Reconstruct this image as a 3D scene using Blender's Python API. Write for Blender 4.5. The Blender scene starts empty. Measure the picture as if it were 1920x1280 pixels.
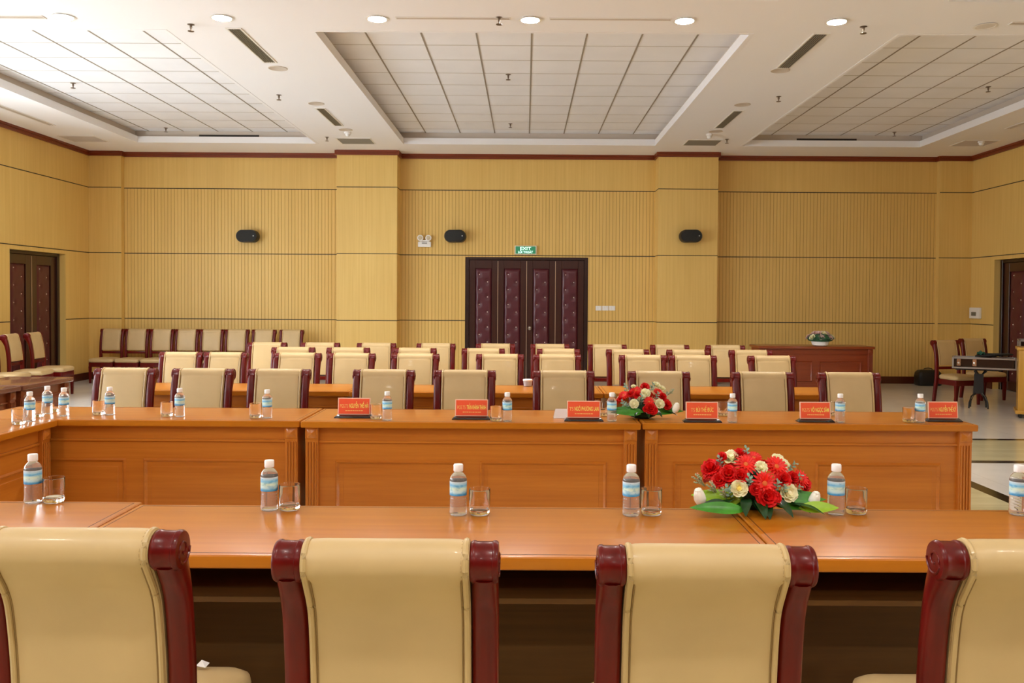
import bpy, bmesh, math, random
from mathutils import Vector, Matrix, Euler
random.seed(7)
SC = bpy.context.scene
COL = SC.collection
PI = math.pi

# ------------------------------------------------------------------ camera
F = 1606.0
cam_d = bpy.data.cameras.new('camera'); cam = bpy.data.objects.new('camera', cam_d); COL.objects.link(cam)
cam_d.sensor_width = 36; cam_d.lens = F/1920*36
cam_d.shift_x = (960-985)/1920; cam_d.shift_y = -(46.4)/1920
cam_d.clip_end = 100; cam_d.clip_start = 0.05
CAMLOC = Vector((0, 0, 1.53))
ROT = (Matrix.Rotation(math.radians(90-1.2), 4, 'X') @ Matrix.Rotation(math.radians(0.36), 4, 'Z'))
cam.matrix_world = Matrix.Translation(CAMLOC) @ ROT
SC.camera = cam
PPX, PPY = 985.0, 640-46.4

def at(px, py, x=None, y=None, z=None):
    """the point of the plane x=, y= or z= that stands at a spot of the frame"""
    d = (ROT.to_3x3() @ Vector(((px-PPX)/F, -(py-PPY)/F, -1)))
    if z is not None: t = (z-CAMLOC.z)/d.z
    elif y is not None: t = (y-CAMLOC.y)/d.y
    else: t = (x-CAMLOC.x)/d.x
    return CAMLOC + d*t

# ------------------------------------------------------------------ colour + materials
def lin(r, g, b):
    f = lambda c: (c/255/12.92) if c/255 <= .04045 else ((c/255+.055)/1.055)**2.4
    return (f(r), f(g), f(b), 1)

def newmat(name):
    m = bpy.data.materials.new(name); m.use_nodes = True
    nt = m.node_tree; b = nt.nodes['Principled BSDF']
    return m, nt, b

def ramp(nt, fac, stops):
    r = nt.nodes.new('ShaderNodeValToRGB')
    e = r.color_ramp.elements
    e[0].position, e[0].color = stops[0]; e[1].position, e[1].color = stops[1]
    for p, c in stops[2:]:
        x = e.new(p); x.color = c
    nt.links.new(fac, r.inputs[0]); return r.outputs[0]

def noise(nt, scale, stretch=(1,1,1), detail=4, rough=.5, coord='Object'):
    tc = nt.nodes.new('ShaderNodeTexCoord'); mp = nt.nodes.new('ShaderNodeMapping')
    mp.inputs['Scale'].default_value = stretch
    n = nt.nodes.new('ShaderNodeTexNoise'); n.inputs['Scale'].default_value = scale
    n.inputs['Detail'].default_value = detail; n.inputs['Roughness'].default_value = rough
    nt.links.new(tc.outputs[coord], mp.inputs[0]); nt.links.new(mp.outputs[0], n.inputs['Vector'])
    return n.outputs['Fac']

def bump(nt, b, h, strength, dist):
    bp = nt.nodes.new('ShaderNodeBump'); bp.inputs['Strength'].default_value = strength
    bp.inputs['Distance'].default_value = dist
    nt.links.new(h, bp.inputs['Height']); nt.links.new(bp.outputs[0], b.inputs['Normal'])

def plain(name, c, rough=.5, metal=0, coat=0, spec=.5, var=0, emis=None, es=0, vscale=8):
    m, nt, b = newmat(name)
    b.inputs['Base Color'].default_value = c
    b.inputs['Roughness'].default_value = rough; b.inputs['Metallic'].default_value = metal
    b.inputs['Coat Weight'].default_value = coat; b.inputs['Coat Roughness'].default_value = .08
    b.inputs['Specular IOR Level'].default_value = spec
    if var:
        n = noise(nt, vscale)
        lo = tuple(x*(1-var) for x in c[:3])+(1,); hi = tuple(min(1, x*(1+var)) for x in c[:3])+(1,)
        nt.links.new(ramp(nt, n, [(.3, lo), (.7, hi)]), b.inputs['Base Color'])
    if emis:
        b.inputs['Emission Color'].default_value = emis; b.inputs['Emission Strength'].default_value = es
    return m

def wood(name, c1, c2, rough, coat, axis='x', scale=6, coatr=.08, bstr=0, spec=.5):
    m, nt, b = newmat(name)
    st = {'x': (.25, 6, 6), 'y': (6, .25, 6), 'z': (6, 6, .25)}[axis]
    n = noise(nt, scale, st, 6, .6)
    nt.links.new(ramp(nt, n, [(.3, c1), (.7, c2)]), b.inputs['Base Color'])
    b.inputs['Roughness'].default_value = rough
    b.inputs['Coat Weight'].default_value = coat; b.inputs['Coat Roughness'].default_value = coatr
    b.inputs['Specular IOR Level'].default_value = spec
    if bstr: bump(nt, b, n, bstr, .002)
    return m

# ------------------------------------------------------------------ mesh builder
class MB:
    def __init__(s): s.v = []; s.f = []; s.m = []
    def add(s, vs, fs, mi=0):
        o = len(s.v); s.v += [tuple(v) for v in vs]
        s.f += [tuple(i+o for i in f) for f in fs]; s.m += [mi]*len(fs); return s
    def box(s, x0, x1, y0, y1, z0, z1, mi=0):
        vs = [(x, y, z) for z in (z0, z1) for y in (y0, y1) for x in (x0, x1)]
        return s.add(vs, [(0,2,3,1),(4,5,7,6),(0,1,5,4),(2,6,7,3),(0,4,6,2),(1,3,7,5)], mi)
    def loft(s, rings, mi=0, cap=True, close=True):
        n = len(rings[0]); vs = [p for r in rings for p in r]; fs = []
        for i in range(len(rings)-1):
            for j in range(n if close else n-1):
                k = (j+1) % n
                fs.append((i*n+j, i*n+k, (i+1)*n+k, (i+1)*n+j))
        if cap:
            fs.append(tuple(reversed(range(n)))); fs.append(tuple((len(rings)-1)*n+j for j in range(n)))
        return s.add(vs, fs, mi)
    def lathe(s, prof, seg=20, c=(0,0,0), axis='z', mi=0, cap=True):
        rings = []
        for r, h in prof:
            ring = []
            for j in range(seg):
                a = 2*PI*j/seg; p, q = r*math.cos(a), r*math.sin(a)
                v = (p, q, h) if axis == 'z' else ((h, p, q) if axis == 'x' else (q, h, p))
                ring.append((v[0]+c[0], v[1]+c[1], v[2]+c[2]))
            rings.append(ring)
        return s.loft(rings, mi, cap)
    def tube(s, pts, r, seg=8, mi=0, radii=None):
        pts = [Vector(p) for p in pts]; rings = []
        up = Vector((0, 0, 1))
        for i, p in enumerate(pts):
            t = (pts[min(i+1, len(pts)-1)]-pts[max(i-1, 0)]).normalized()
            u = up if abs(t.dot(up)) < .9 else Vector((1, 0, 0))
            a = t.cross(u).normalized(); b2 = a.cross(t)
            rr = radii[i] if radii else r
            rings.append([tuple(p+a*rr*math.cos(2*PI*j/seg)+b2*rr*math.sin(2*PI*j/seg)) for j in range(seg)])
        return s.loft(rings, mi)
    def prism(s, poly, x0, x1, axis='x', mi=0):
        def P(h, p, q): return (h, p, q) if axis == 'x' else ((p, h, q) if axis == 'y' else (p, q, h))
        return s.loft([[P(x0, p, q) for p, q in poly], [P(x1, p, q) for p, q in poly]], mi)
    def mesh(s, name, mats, smooth=False, bevel=0, seg=2, ang=35, subd=0):
        me = bpy.data.meshes.new(name); me.from_pydata(s.v, [], s.f)
        me.polygons.foreach_set('material_index', s.m)
        for m in (mats if isinstance(mats, (list, tuple)) else [mats]): me.materials.append(m)
        bm = bmesh.new(); bm.from_mesh(me)
        bmesh.ops.recalc_face_normals(bm, faces=bm.faces)
        if bevel:
            es = [e for e in bm.edges if len(e.link_faces) == 2 and e.calc_face_angle(0) > math.radians(40)]
            bmesh.ops.bevel(bm, geom=es, offset=bevel, segments=seg, affect='EDGES', profile=.6, clamp_overlap=True)
        bm.to_mesh(me); bm.free()
        if smooth or bevel:
            me.polygons.foreach_set('use_smooth', [True]*len(me.polygons))
            me.set_sharp_from_angle(angle=math.radians(ang))
        me.update(); return me

def obj(name, me, parent=None, loc=None, rot=None, scale=None):
    o = bpy.data.objects.new(name, me); COL.objects.link(o)
    if parent: o.parent = parent
    if loc is not None: o.location = loc
    if rot is not None: o.rotation_euler = rot
    if scale is not None: o.scale = scale
    return o
def tag(o, label, cat, group=None, kind=None):
    o['label'] = label; o['category'] = cat
    if group: o['group'] = group
    if kind: o['kind'] = kind
    return o
def thing(name, label, cat, loc=(0,0,0), rz=0, group=None):
    o = bpy.data.objects.new(name, None); COL.objects.link(o); o.empty_display_size = .1
    o.location = loc; o.rotation_euler = (0, 0, rz)
    return tag(o, label, cat, group)
def struct(name, mb, mats, label=None, cat='wall', **k):
    o = obj(name, mb.mesh(name, mats, **k)); o['kind'] = 'structure'
    if label: o['label'] = label
    o['category'] = cat
    return o
KIDS = {}
def kids(o):
    return [c for c in bpy.data.objects if c.parent == o]
def dup(src, label, loc, rz=0, scale=None, group=None):
    def cp(o, par):
        c = o.copy(); COL.objects.link(c)
        if par: c.parent = par
        for k in kids(o): cp(k, c)
        return c
    r = cp(src, None); r.location = loc; r.rotation_euler = (0, 0, rz)
    if scale: r.scale = scale if isinstance(scale, tuple) else (scale,)*3
    r['label'] = label
    if group: r['group'] = group
    return r

# ------------------------------------------------------------------ palette
M = {}
M['ceil'] = plain('white_plaster', lin(243, 241, 242), .8, spec=.2)
M['tile'] = plain('ceiling_tile', lin(238, 237, 239), .85, spec=.2, var=.03, vscale=2)
M['tbar'] = plain('tile_seam', lin(150, 138, 124), .7)
M['tbar2'] = plain('tile_seam_fine', lin(190, 180, 170), .8)
M['white'] = plain('white_plastic', lin(240, 238, 235), .35)
M['grille'] = plain('grey_grille', lin(150, 140, 122), .5)
M['slot'] = plain('dark_slot', lin(45, 36, 28), .6)
M['faint'] = plain('cream_grille', lin(205, 192, 178), .7)
M['crown'] = wood('crown_wood', lin(112, 40, 6), lin(134, 54, 12), .4, .1)
M['base'] = wood('baseboard_wood', lin(74, 28, 10), lin(96, 40, 16), .3, .3)
M['curtain'] = plain('dark_red_wall', lin(92, 30, 22), .8)
M['black'] = plain('black_plastic', lin(24, 23, 24), .45)
M['blackgloss'] = plain('black_gloss', lin(34, 22, 20), .15, coat=.4)
M['chrome'] = plain('chrome', lin(215, 215, 215), .15, metal=1)
M['alu'] = plain('aluminium', lin(190, 190, 188), .3, metal=.9)

VA, VB = lin(226, 188, 106), lin(238, 203, 124)
def veneer(name, ribs):
    m, nt, b = newmat(name)
    n = noise(nt, 5, (7, 7, .15), 5, .6, 'Object')
    big = noise(nt, .55, (1, 1, .6), 2, .5, 'Object')
    c = ramp(nt, n, [(.25, VA), (.75, VB)])
    mx = nt.nodes.new('ShaderNodeMix'); mx.data_type = 'RGBA'; mx.blend_type = 'MULTIPLY'
    mx.inputs['Factor'].default_value = 1
    nt.links.new(c, mx.inputs['A'])
    nt.links.new(ramp(nt, big, [(.35, (.93, .9, .86, 1)), (.65, (1, 1, 1, 1))]), mx.inputs['B'])
    out = mx.outputs['Result']
    if ribs:
        tc = nt.nodes.new('ShaderNodeTexCoord'); sp = nt.nodes.new('ShaderNodeSeparateXYZ')
        nt.links.new(tc.outputs['Object'], sp.inputs[0])
        mu = nt.nodes.new('ShaderNodeMath'); mu.operation = 'MULTIPLY'; mu.inputs[1].default_value = 1/.062
        fr = nt.nodes.new('ShaderNodeMath'); fr.operation = 'FRACT'
        nt.links.new(sp.outputs['X'], mu.inputs[0]); nt.links.new(mu.outputs[0], fr.inputs[0])
        g = ramp(nt, fr.outputs[0], [(0, (0, 0, 0, 1)), (.1, (1, 1, 1, 1)), (.9, (1, 1, 1, 1)), (1, (0, 0, 0, 1))])
        m2 = nt.nodes.new('ShaderNodeMix'); m2.data_type = 'RGBA'
        nt.links.new(g, m2.inputs['Factor']); m2.inputs['A'].default_value = lin(184, 142, 70)
        nt.links.new(out, m2.inputs['B']); out = m2.outputs['Result']
        bump(nt, b, g, .6, .008)
    nt.links.new(out, b.inputs['Base Color'])
    b.inputs['Roughness'].default_value = .42; b.inputs['Specular IOR Level'].default_value = .35
    return m
M['veneer'] = veneer('wall_veneer', False)
M['ribbed'] = veneer('ribbed_veneer', True)
M['groove'] = plain('groove_line', lin(52, 42, 22), .7)

# floor : glossy marble with black inlay bands
def floor_mat():
    m, nt, b = newmat('marble_floor')
    tc = nt.nodes.new('ShaderNodeTexCoord'); sp = nt.nodes.new('ShaderNodeSeparateXYZ')
    nt.links.new(tc.outputs['Object'], sp.inputs[0])
    X, Y = sp.outputs['X'], sp.outputs['Y']
    def mth(op, a, c=None):
        n = nt.nodes.new('ShaderNodeMath'); n.operation = op
        for i, q in enumerate((a, c)):
            if q is None: continue
            if isinstance(q, (int, float)): n.inputs[i].default_value = q
            else: nt.links.new(q, n.inputs[i])
        return n.outputs[0]
    def band(C, c0, w): return mth('LESS_THAN', mth('ABSOLUTE', mth('SUBTRACT', C, c0)), w/2)
    def mix(f, a, c):
        n = nt.nodes.new('ShaderNodeMix'); n.data_type = 'RGBA'
        nt.links.new(f, n.inputs['Factor'])
        for k, q in (('A', a), ('B', c)):
            if isinstance(q, tuple): n.inputs[k].default_value = q
            else: nt.links.new(q, n.inputs[k])
        return n.outputs['Result']
    n1 = noise(nt, 1.6, (1, 1, 1), 6, .6)
    n2 = noise(nt, 2.2, (.4, 2.5, 1), 7, .65)
    cream = ramp(nt, n1, [(.3, lin(228, 226, 222)), (.7, lin(242, 240, 236))])
    green = ramp(nt, n2, [(.3, lin(196, 188, 148)), (.6, lin(214, 205, 164)), (.8, lin(230, 222, 186))])
    col = cream
    inb = mth('MULTIPLY', mth('GREATER_THAN', Y, 8.16), mth('LESS_THAN', Y, 9.49))
    infield = mth('MULTIPLY', mth('LESS_THAN', Y, 8.16), mth('LESS_THAN', mth('ABSOLUTE', X), 3.75))
    col = mix(mth('MAXIMUM', inb, infield), col, green)
    # fine tile joints
    jx = mth('LESS_THAN', mth('FRACT', mth('MULTIPLY', X, 1.25)), .004)
    jy = mth('LESS_THAN', mth('FRACT', mth('MULTIPLY', Y, 1.25)), .004)
    col = mix(mth('MULTIPLY', mth('MAXIMUM', jx, jy), .5), col, lin(150, 140, 118))
    blk = mth('MAXIMUM', band(Y, 8.16, .13), band(Y, 9.49, .10))
    edge = mth('MULTIPLY', band(mth('ABSOLUTE', X), 3.75, .13), mth('LESS_THAN', Y, 8.2))
    blk = mth('MAXIMUM', blk, edge)
    col = mix(blk, col, lin(30, 24, 16))
    nt.links.new(col, b.inputs['Base Color'])
    b.inputs['Roughness'].default_value = .14; b.inputs['Specular IOR Level'].default_value = .6
    return m
M['floor'] = floor_mat()

# ------------------------------------------------------------------ room shell
XL, XR, YB, YF, ZC = -8.04, 8.20, 15.9, -5.0, 4.19
struct('floor', MB().box(XL-.3, XR+.3, YF-.2, YB+.3, -.1, 0), M['floor'], 'glossy cream marble floor with black inlay bands', 'floor')

LZ = (3.53, 2.33, 1.12)      # heights of the dark grooves
DZ = 2.26
def side_wall(name, x, sgn, d0, d1, label):
    # wall slab behind plane x (sgn -1 = left wall, +1 = right wall), doorway from d0 to d1
    b = MB(); xo = x+sgn*.22
    x0, x1 = min(x, xo), max(x, xo)
    b.box(x0, x1, YF, d0, 0, ZC+.3); b.box(x0, x1, d1, YB+.2, 0, ZC+.3); b.box(x0, x1, d0, d1, DZ, ZC+.3)
    b.box(xo, xo+sgn*.05, d0-.1, d1+.1, 0, DZ+.1, 1)
    g0, g1 = min(x, x-sgn*.003), max(x, x-sgn*.003)
    for z in LZ:
        if z < DZ: b.box(g0, g1, YF, d0, z-.007, z+.007, 1); b.box(g0, g1, d1, YB, z-.007, z+.007, 1)
        else: b.box(g0, g1, YF, YB, z-.007, z+.007, 1)
    return struct(name, b, [M['veneer'], M['groove']], label)
DL = (13.36, 14.98); DR = (13.3, 15.0)
side_wall('wall_left', XL, -1, *DL, 'left wall panelled in yellow wood veneer')
side_wall('wall_right', XR, 1, *DR, 'right wall panelled in yellow wood veneer')
PIL = [(-3.42, -2.33), (2.39, 3.47)]; YP = 15.52
CPL = [(XL, XL+.60), (7.60, XR)]; YCP = 15.78
secs = [(CPL[0][1], PIL[0][0]), (PIL[0][1], PIL[1][0]), (PIL[1][1], CPL[1][0])]
b = MB()
CD = (-1.12, 1.16, 2.30)
for i, (a, c) in enumerate(secs):
    if i == 1:
        b.box(a, CD[0], YB, YB+.15, 0, LZ[0], 1); b.box(CD[1], c, YB, YB+.15, 0, LZ[0], 1)
        b.box(CD[0], CD[1], YB, YB+.15, CD[2], LZ[0], 1)
        b.box(CD[0]-.1, CD[1]+.1, YB+.15, YB+.2, 0, LZ[0], 2)
    else: b.box(a, c, YB, YB+.15, 0, LZ[0], 1)
    b.box(a, c, YB, YB+.15, LZ[0], ZC+.3, 0)
for (a, c) in PIL: b.box(a, c, YP, YB+.15, 0, ZC+.3, 0)
for (a, c) in CPL: b.box(a, c, YCP, YB+.15, 0, ZC+.3, 0)
for z in LZ:
    for i, (a, c) in enumerate(secs):
        if i == 1 and z < CD[2]:
            b.box(a, CD[0], YB-.003, YB, z-.007, z+.007, 2); b.box(CD[1], c, YB-.003, YB, z-.007, z+.007, 2)
        else: b.box(a, c, YB-.003, YB, z-.007, z+.007, 2)
    for (a, c) in PIL:
        b.box(a-.003, c+.003, YP-.003, YP, z-.006, z+.006, 2)
        b.box(c, c+.003, YP, YB, z-.006, z+.006, 2); b.box(a-.003, a, YP, YB, z-.006, z+.006, 2)
    for (a, c) in CPL: b.box(a, c, YCP-.003, YCP, z-.006, z+.006, 2)
struct('wall_back', b, [M['veneer'], M['ribbed'], M['groove']], 'back wall of ribbed yellow wood panels between smooth pillars')
struct('wall_front', MB().box(XL-.3, XR+.3, YF-.2, YF, 0, ZC+.3), M['curtain'], 'plain wall behind the viewer')

# baseboards and crown
def run(path, z0, z1, d):
    b = MB()
    for (x0, y0), (x1, y1) in zip(path, path[1:]):
        if abs(x0-x1) < 1e-6:
            s = path_sign.get((x0, y0), 1)
            b.box(min(x0, x0+s*d), max(x0, x0+s*d), min(y0, y1)-(d if s else 0), max(y0, y1), z0, z1)
        else: b.box(min(x0, x1)-.0, max(x0, x1)+.0, y0-d, y0, z0, z1)
    return b
backpath = [(XL, YCP), (CPL[0][1], YCP), (CPL[0][1], YB), (PIL[0][0], YB), (PIL[0][0], YP), (PIL[0][1], YP), (PIL[0][1], YB),
            (PIL[1][0], YB), (PIL[1][0], YP), (PIL[1][1], YP), (PIL[1][1], YB), (CPL[1][0], YB), (CPL[1][0], YCP), (XR, YCP)]
path_sign = {(CPL[0][1], YCP): 1, (PIL[0][0], YB): -1, (PIL[0][1], YP): 1, (PIL[1][0], YB): -1, (PIL[1][1], YP): 1, (CPL[1][0], YB): -1}
b = run(backpath, ZC-.085, ZC, .035)
for (x0, y0), (x1, y1) in zip(backpath, backpath[1:]):
    if abs(x0-x1) > 1e-6: b.box(min(x0, x1)-.0, max(x0, x1)+.0, y0-.055, y0, ZC-.035, ZC)
struct('trim_1', b, M['crown'], 'dark red wood crown moulding along the back wall', 'moulding')
struct('trim_2', MB().box(XL, XL+.035, YF, YCP, ZC-.085, ZC).box(XL+.035, XL+.055, YF, YCP, ZC-.035, ZC), M['crown'], 'dark red crown moulding along the left wall', 'moulding')
struct('trim_3', MB().box(XR-.035, XR, YF, YCP, ZC-.085, ZC).box(XR-.055, XR-.035, YF, YCP, ZC-.035, ZC), M['crown'], 'dark red crown moulding along the right wall', 'moulding')
b = MB()
for (x0, y0), (x1, y1) in zip(backpath, backpath[1:]):
    if abs(x0-x1) < 1e-6:
        s = path_sign[(x0, y0)]; b.box(min(x0, x0+s*.018), max(x0, x0+s*.018), min(y0, y1)-.018, max(y0, y1), 0, .13)
    elif abs(y0-YB) < 1e-6 and x0 < 0 < x1:
        b.box(x0, CD[0], y0-.018, y0, 0, .13); b.box(CD[1], x1, y0-.018, y0, 0, .13)
    else: b.box(x0, x1, y0-.018, y0, 0, .13)
struct('baseboard_back', b, M['base'], 'dark red-brown baseboard of the back wall', 'baseboard')
struct('baseboard_left', MB().box(XL, XL+.018, YF, DL[0], 0, .13).box(XL, XL+.018, DL[1], YCP-.02, 0, .13), M['base'], 'dark baseboard of the left wall', 'baseboard')
struct('baseboard_right', MB().box(XR-.018, XR, YF, DR[0], 0, .13).box(XR-.018, XR, DR[1], YCP-.02, 0, .13), M['base'], 'dark baseboard of the right wall', 'baseboard')

# ceiling : low plaster field with coffers, tile ceiling above
HU = 4.40
COF = [(-6.72, -3.63, 8.63, 14.86), (-2.13, 2.23, 8.63, 14.86), (3.73, 6.80, 8.63, 14.86),
       (-6.72, -3.63, 1.3, 7.66), (-2.13, 2.23, 1.3, 7.66), (3.73, 6.80, 1.3, 7.66)]
xs = [XL-.2, -6.72, -3.63, -2.13, 2.23, 3.73, 6.80, XR+.2]; ys = [YF-.2, 1.3, 7.66, 8.63, 14.86, YB+.2]
b = MB()
for i in range(len(xs)-1):
    for j in range(len(ys)-1):
        if i in (1, 3, 5) and j in (1, 3): continue
        b.box(xs[i], xs[i+1], ys[j], ys[j+1], ZC, ZC+.05)
b.box(XL-.2, XR+.2, YF-.2, YB+.2, HU+.25, HU+.3)
struct('ceiling', b, M['ceil'], 'white plaster ceiling with three recessed coffers', 'ceiling')
for k, (x0, x1, y0, y1) in enumerate(COF):
    f = MB()
    zl = ZC+.105; t = .035; r = .07
    for (a, c, d, e) in ((x0-t, x0+.006, y0-t, y1+t), (x1-.006, x1+t, y0-t, y1+t), (x0+.006, x1-.006, y0-t, y0+.006), (x0+.006, x1-.006, y1-.006, y1+t)):
        f.box(a, c, d, e, ZC-.003, zl, 0)
    for (a, c, d, e) in ((x0-r-t, x0-r, y0-r, y1+r), (x1+r, x1+r+t, y0-r, y1+r), (x0-r, x1+r, y0-r-t, y0-r), (x0-r, x1+r, y1+r, y1+r+t)):
        f.box(a, c, d, e, ZC+.05, HU+.02, 1)
    for (a, c, d, e) in ((x0-r, x0-t, y0-r, y1+r), (x1+t, x1+r, y0-r, y1+r), (x0-t, x1+t, y0-r, y0-t), (x0-t, x1+t, y1+t, y1+r)):
        f.box(a, c, d, e, zl-.012, zl-.002, 0)
    if k in (0, 2):
        cx = (-5.16 if k == 0 else 5.21)
        f.box(cx-.52, cx+.52, y1+r-.006, y1+r, zl+.005, zl+.045, 2)
        sx = x0-r if k == 0 else x1+r
        f.box(min(sx, sx+(.006 if k == 0 else -.006)), max(sx, sx+(.006 if k == 0 else -.006)), 12.0, 13.6, zl+.005, zl+.03, 2)
    struct('trim_%d' % (4+k), f, [M['ceil'], M['faint'], M['slot']], ['white fascia of the left ceiling coffer', 'white fascia of the middle ceiling coffer', 'white fascia of the right ceiling coffer', 'fascia of the near left coffer', 'fascia of the near middle coffer', 'fascia of the near right coffer'][k], 'fascia')
    g = MB(); g.box(x0-r, x1+r, y0-r, y1+r, HU, HU+.02, 0)
    x = .05+math.ceil((x0-.05)/.6)*.6
    while x < x1:
        g.box(x-.009, x+.009, y0-r, y1+r, HU-.004, HU, 1); x += .6
    y = y0-.05+.6
    while y < y1:
        g.box(x0-r, x1+r, y-.006, y+.006, HU-.002, HU, 2); y += .6
    o = struct('ceiling', g, [M['tile'], M['tbar'], M['tbar2']], ['square tiled field inside the left coffer', 'square tiled field inside the middle coffer', 'square tiled field inside the right coffer', 'near left tiled field', 'near middle tiled field', 'near right tiled field'][k], 'ceiling')
WIN_ES = 6.3; EXPO = 1.1
# ------------------------------------------------------------------ ceiling fixtures
M['lamp'] = plain('lamp_lens', (1, 1, 1, 1), .5, emis=(1, .96, .9, 1), es=275)
M['lampoff'] = plain('unlit_lens', lin(225, 218, 208), .4)
M['rim'] = plain('light_trim', lin(238, 234, 228), .4)
def downlight(x, y, label, lit=True):
    t = thing('downlight', label, 'ceiling light', (x, y, ZC), group='recessed downlights')
    obj('trim_ring', MB().lathe([(.088, 0), (.105, -.004), (.11, -.008), (.088, -.01), (.083, -.003)], 28).mesh('ring', M['rim'], True), t)
    obj('lamp_lens', MB().lathe([(.084, -.002), (.084, -.006), (.05, -.008)], 28).mesh('lens', M['lamp'] if lit else M['lampoff'], True), t)
    return t
DY = 8.22
names = ['leftmost lit downlight, above the left tiled coffer corner', 'lit round downlight just before the left long air grille', 'lit downlight left of the middle coffer, third from the left',
         'lit downlight in front of the middle coffer centre', 'lit downlight by the right front of the middle coffer', 'lit downlight just before the right long air grille']
for x, n in zip((-4.42, -2.91, -1.43, .03, 1.50, 2.95), names): downlight(x, DY, n)
downlight(4.42, DY+.1, 'unlit round downlight near the right edge of the ceiling', False)
for x in (-2.9, .05, 2.95):  # two unseen rear rows, added as fill light
    for y in (.6, -2.6): downlight(x, y, 'unseen fill downlight added in the ceiling behind the viewer')
# louvred air grilles
def grille(x0, x1, y0, y1, label, mat='grille', slats=None, frame=.02):
    t = thing('air_grille', label, 'air vent', ((x0+x1)/2, (y0+y1)/2, ZC), group='ceiling air grilles')
    w, l = (x1-x0)/2, (y1-y0)/2
    f = MB()
    for a in ((-w-frame, -w, -l-frame, l+frame), (w, w+frame, -l-frame, l+frame), (-w, w, -l-frame, -l), (-w, w, l, l+frame)):
        f.box(a[0], a[1], a[2], a[3], -.008, 0)
    obj('grille_frame', f.mesh('grille_frame', M['rim'], bevel=.002, seg=1), t)
    s = MB(); s.box(-w, w, -l, l, -.002, 0, 1)
    n = slats or 6
    if l > w:
        for i in range(n):
            c = -w+(i+.5)*2*w/n; s.box(c-.3*w/n, c+.3*w/n, -l, l, -.008, -.002)
    else:
        for i in range(n):
            c = -l+(i+.5)*2*l/n; s.box(-w, w, c-.3*l/n, c+.3*l/n, -.008, -.002)
    obj('louvre', s.mesh('louvre', [M[mat], M['slot'] if mat == 'grille' else M['faint']]), t)
    return t
grille(-2.97, -2.85, 8.55, 9.75, 'long grey air grille left of the middle coffer, nearest the lamps')
grille(-2.96, -2.85, 12.1, 13.3, 'short-looking grey air grille left of the middle coffer, further back')
grille(2.87, 3.00, 8.6, 9.85, 'long grey air grille right of the middle coffer, nearest the lamps')
grille(2.92, 3.04, 12.1, 13.3, 'short-looking grey air grille right of the middle coffer, further back')
grille(-3.17, -2.62, 14.35, 14.85, 'square return vent by the left pillar', slats=12)
grille(2.70, 3.25, 14.3, 14.8, 'square return vent by the right pillar', slats=12)
grille(-7.78, -7.2, 14.3, 14.8, 'pale square vent in the left corner of the ceiling', 'faint', 10)
grille(7.25, 7.8, 14.2, 14.7, 'pale square vent in the right corner of the ceiling', 'faint', 10)
grille(-7.44, -7.36, 11.3, 13.4, 'long pale slot vent above the left wall', 'faint', 2)
grille(7.36, 7.44, 11.0, 13.2, 'long pale slot vent above the right wall', 'faint', 2)
grille(-1.24, -.17, 8.17, 8.21, 'pale slot diffuser left of the middle lamp', 'faint', 2, .012)
grille(.22, 1.36, 8.17, 8.21, 'pale slot diffuser right of the middle lamp', 'faint', 2, .012)
grille(-6.0, -4.62, 8.2, 8.27, 'pale slot diffuser left of the leftmost lamp', 'faint', 2, .012)
grille(4.62, 5.8, 8.2, 8.27, 'pale slot diffuser near the right edge of the ceiling', 'faint', 2, .012)
# sprinklers
M['brass'] = plain('sprinkler_metal', lin(120, 104, 88), .35, metal=.7)
sp_me = MB().lathe([(.035, 0), (.035, -.004), (.012, -.012), (.012, -.03), (.006, -.05), (.006, -.062), (.03, -.066), (.03, -.07), (.004, -.072)], 16).mesh('sprinkler', M['brass'], True)
for px, py, u, lab in [(358, 46, 0, 'sprinkler head between the two leftmost lamps'), (137, 156, 1, 'sprinkler head in the left coffer, nearer one'), (311, 240, 1, 'sprinkler head at the far end of the left coffer'),
        (523, 178, 0, 'sprinkler head between left and middle coffers'), (613, 257, 0, 'small sprinkler head left of the left square vent'), (936, 33, 0, 'sprinkler head left of the middle lamp'),
        (953, 140, 1, 'sprinkler head in the middle coffer, nearer one'), (957, 232, 1, 'sprinkler head at the far end of the middle coffer'), (1619, 50, 0, 'sprinkler head right of the rightmost lit lamp'),
        (1853, 163, 1, 'sprinkler head in the right coffer, nearer one'), (1677, 248, 1, 'sprinkler head at the far end of the right coffer'), (1460, 181, 0, 'sprinkler head between middle and right coffers'),
        (1363, 261, 0, 'small sprinkler head right of the right square vent')]:
    z = HU-.002 if u else ZC
    p = at(px, py, z=z)
    tag(obj('sprinkler', sp_me, loc=(p.x, p.y, z+.003)), lab, 'sprinkler', 'ceiling sprinklers')
spk_me = MB().lathe([(.11, 0), (.11, -.005), (.10, -.007), (.095, -.004), (.01, -.006)], 28).mesh('ceiling_speaker', M['faint'], True)
for px, py, lab in [(521, 128, 'round pale ceiling speaker by the near left air grille'), (593, 194, 'round pale ceiling speaker by the far left air grille'), (1463, 132, 'round pale ceiling speaker by the near right air grille'),
        (1392, 196, 'round pale ceiling speaker by the far right air grille'), (648, 243, 'round pale ceiling speaker before the left square vent'), (1342, 246, 'round pale ceiling speaker before the right square vent')]:
    p = at(px, py, z=ZC)
    tag(obj('ceiling_speaker', spk_me, loc=(p.x, p.y, ZC)), lab, 'ceiling speaker', 'round ceiling speakers')
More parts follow.
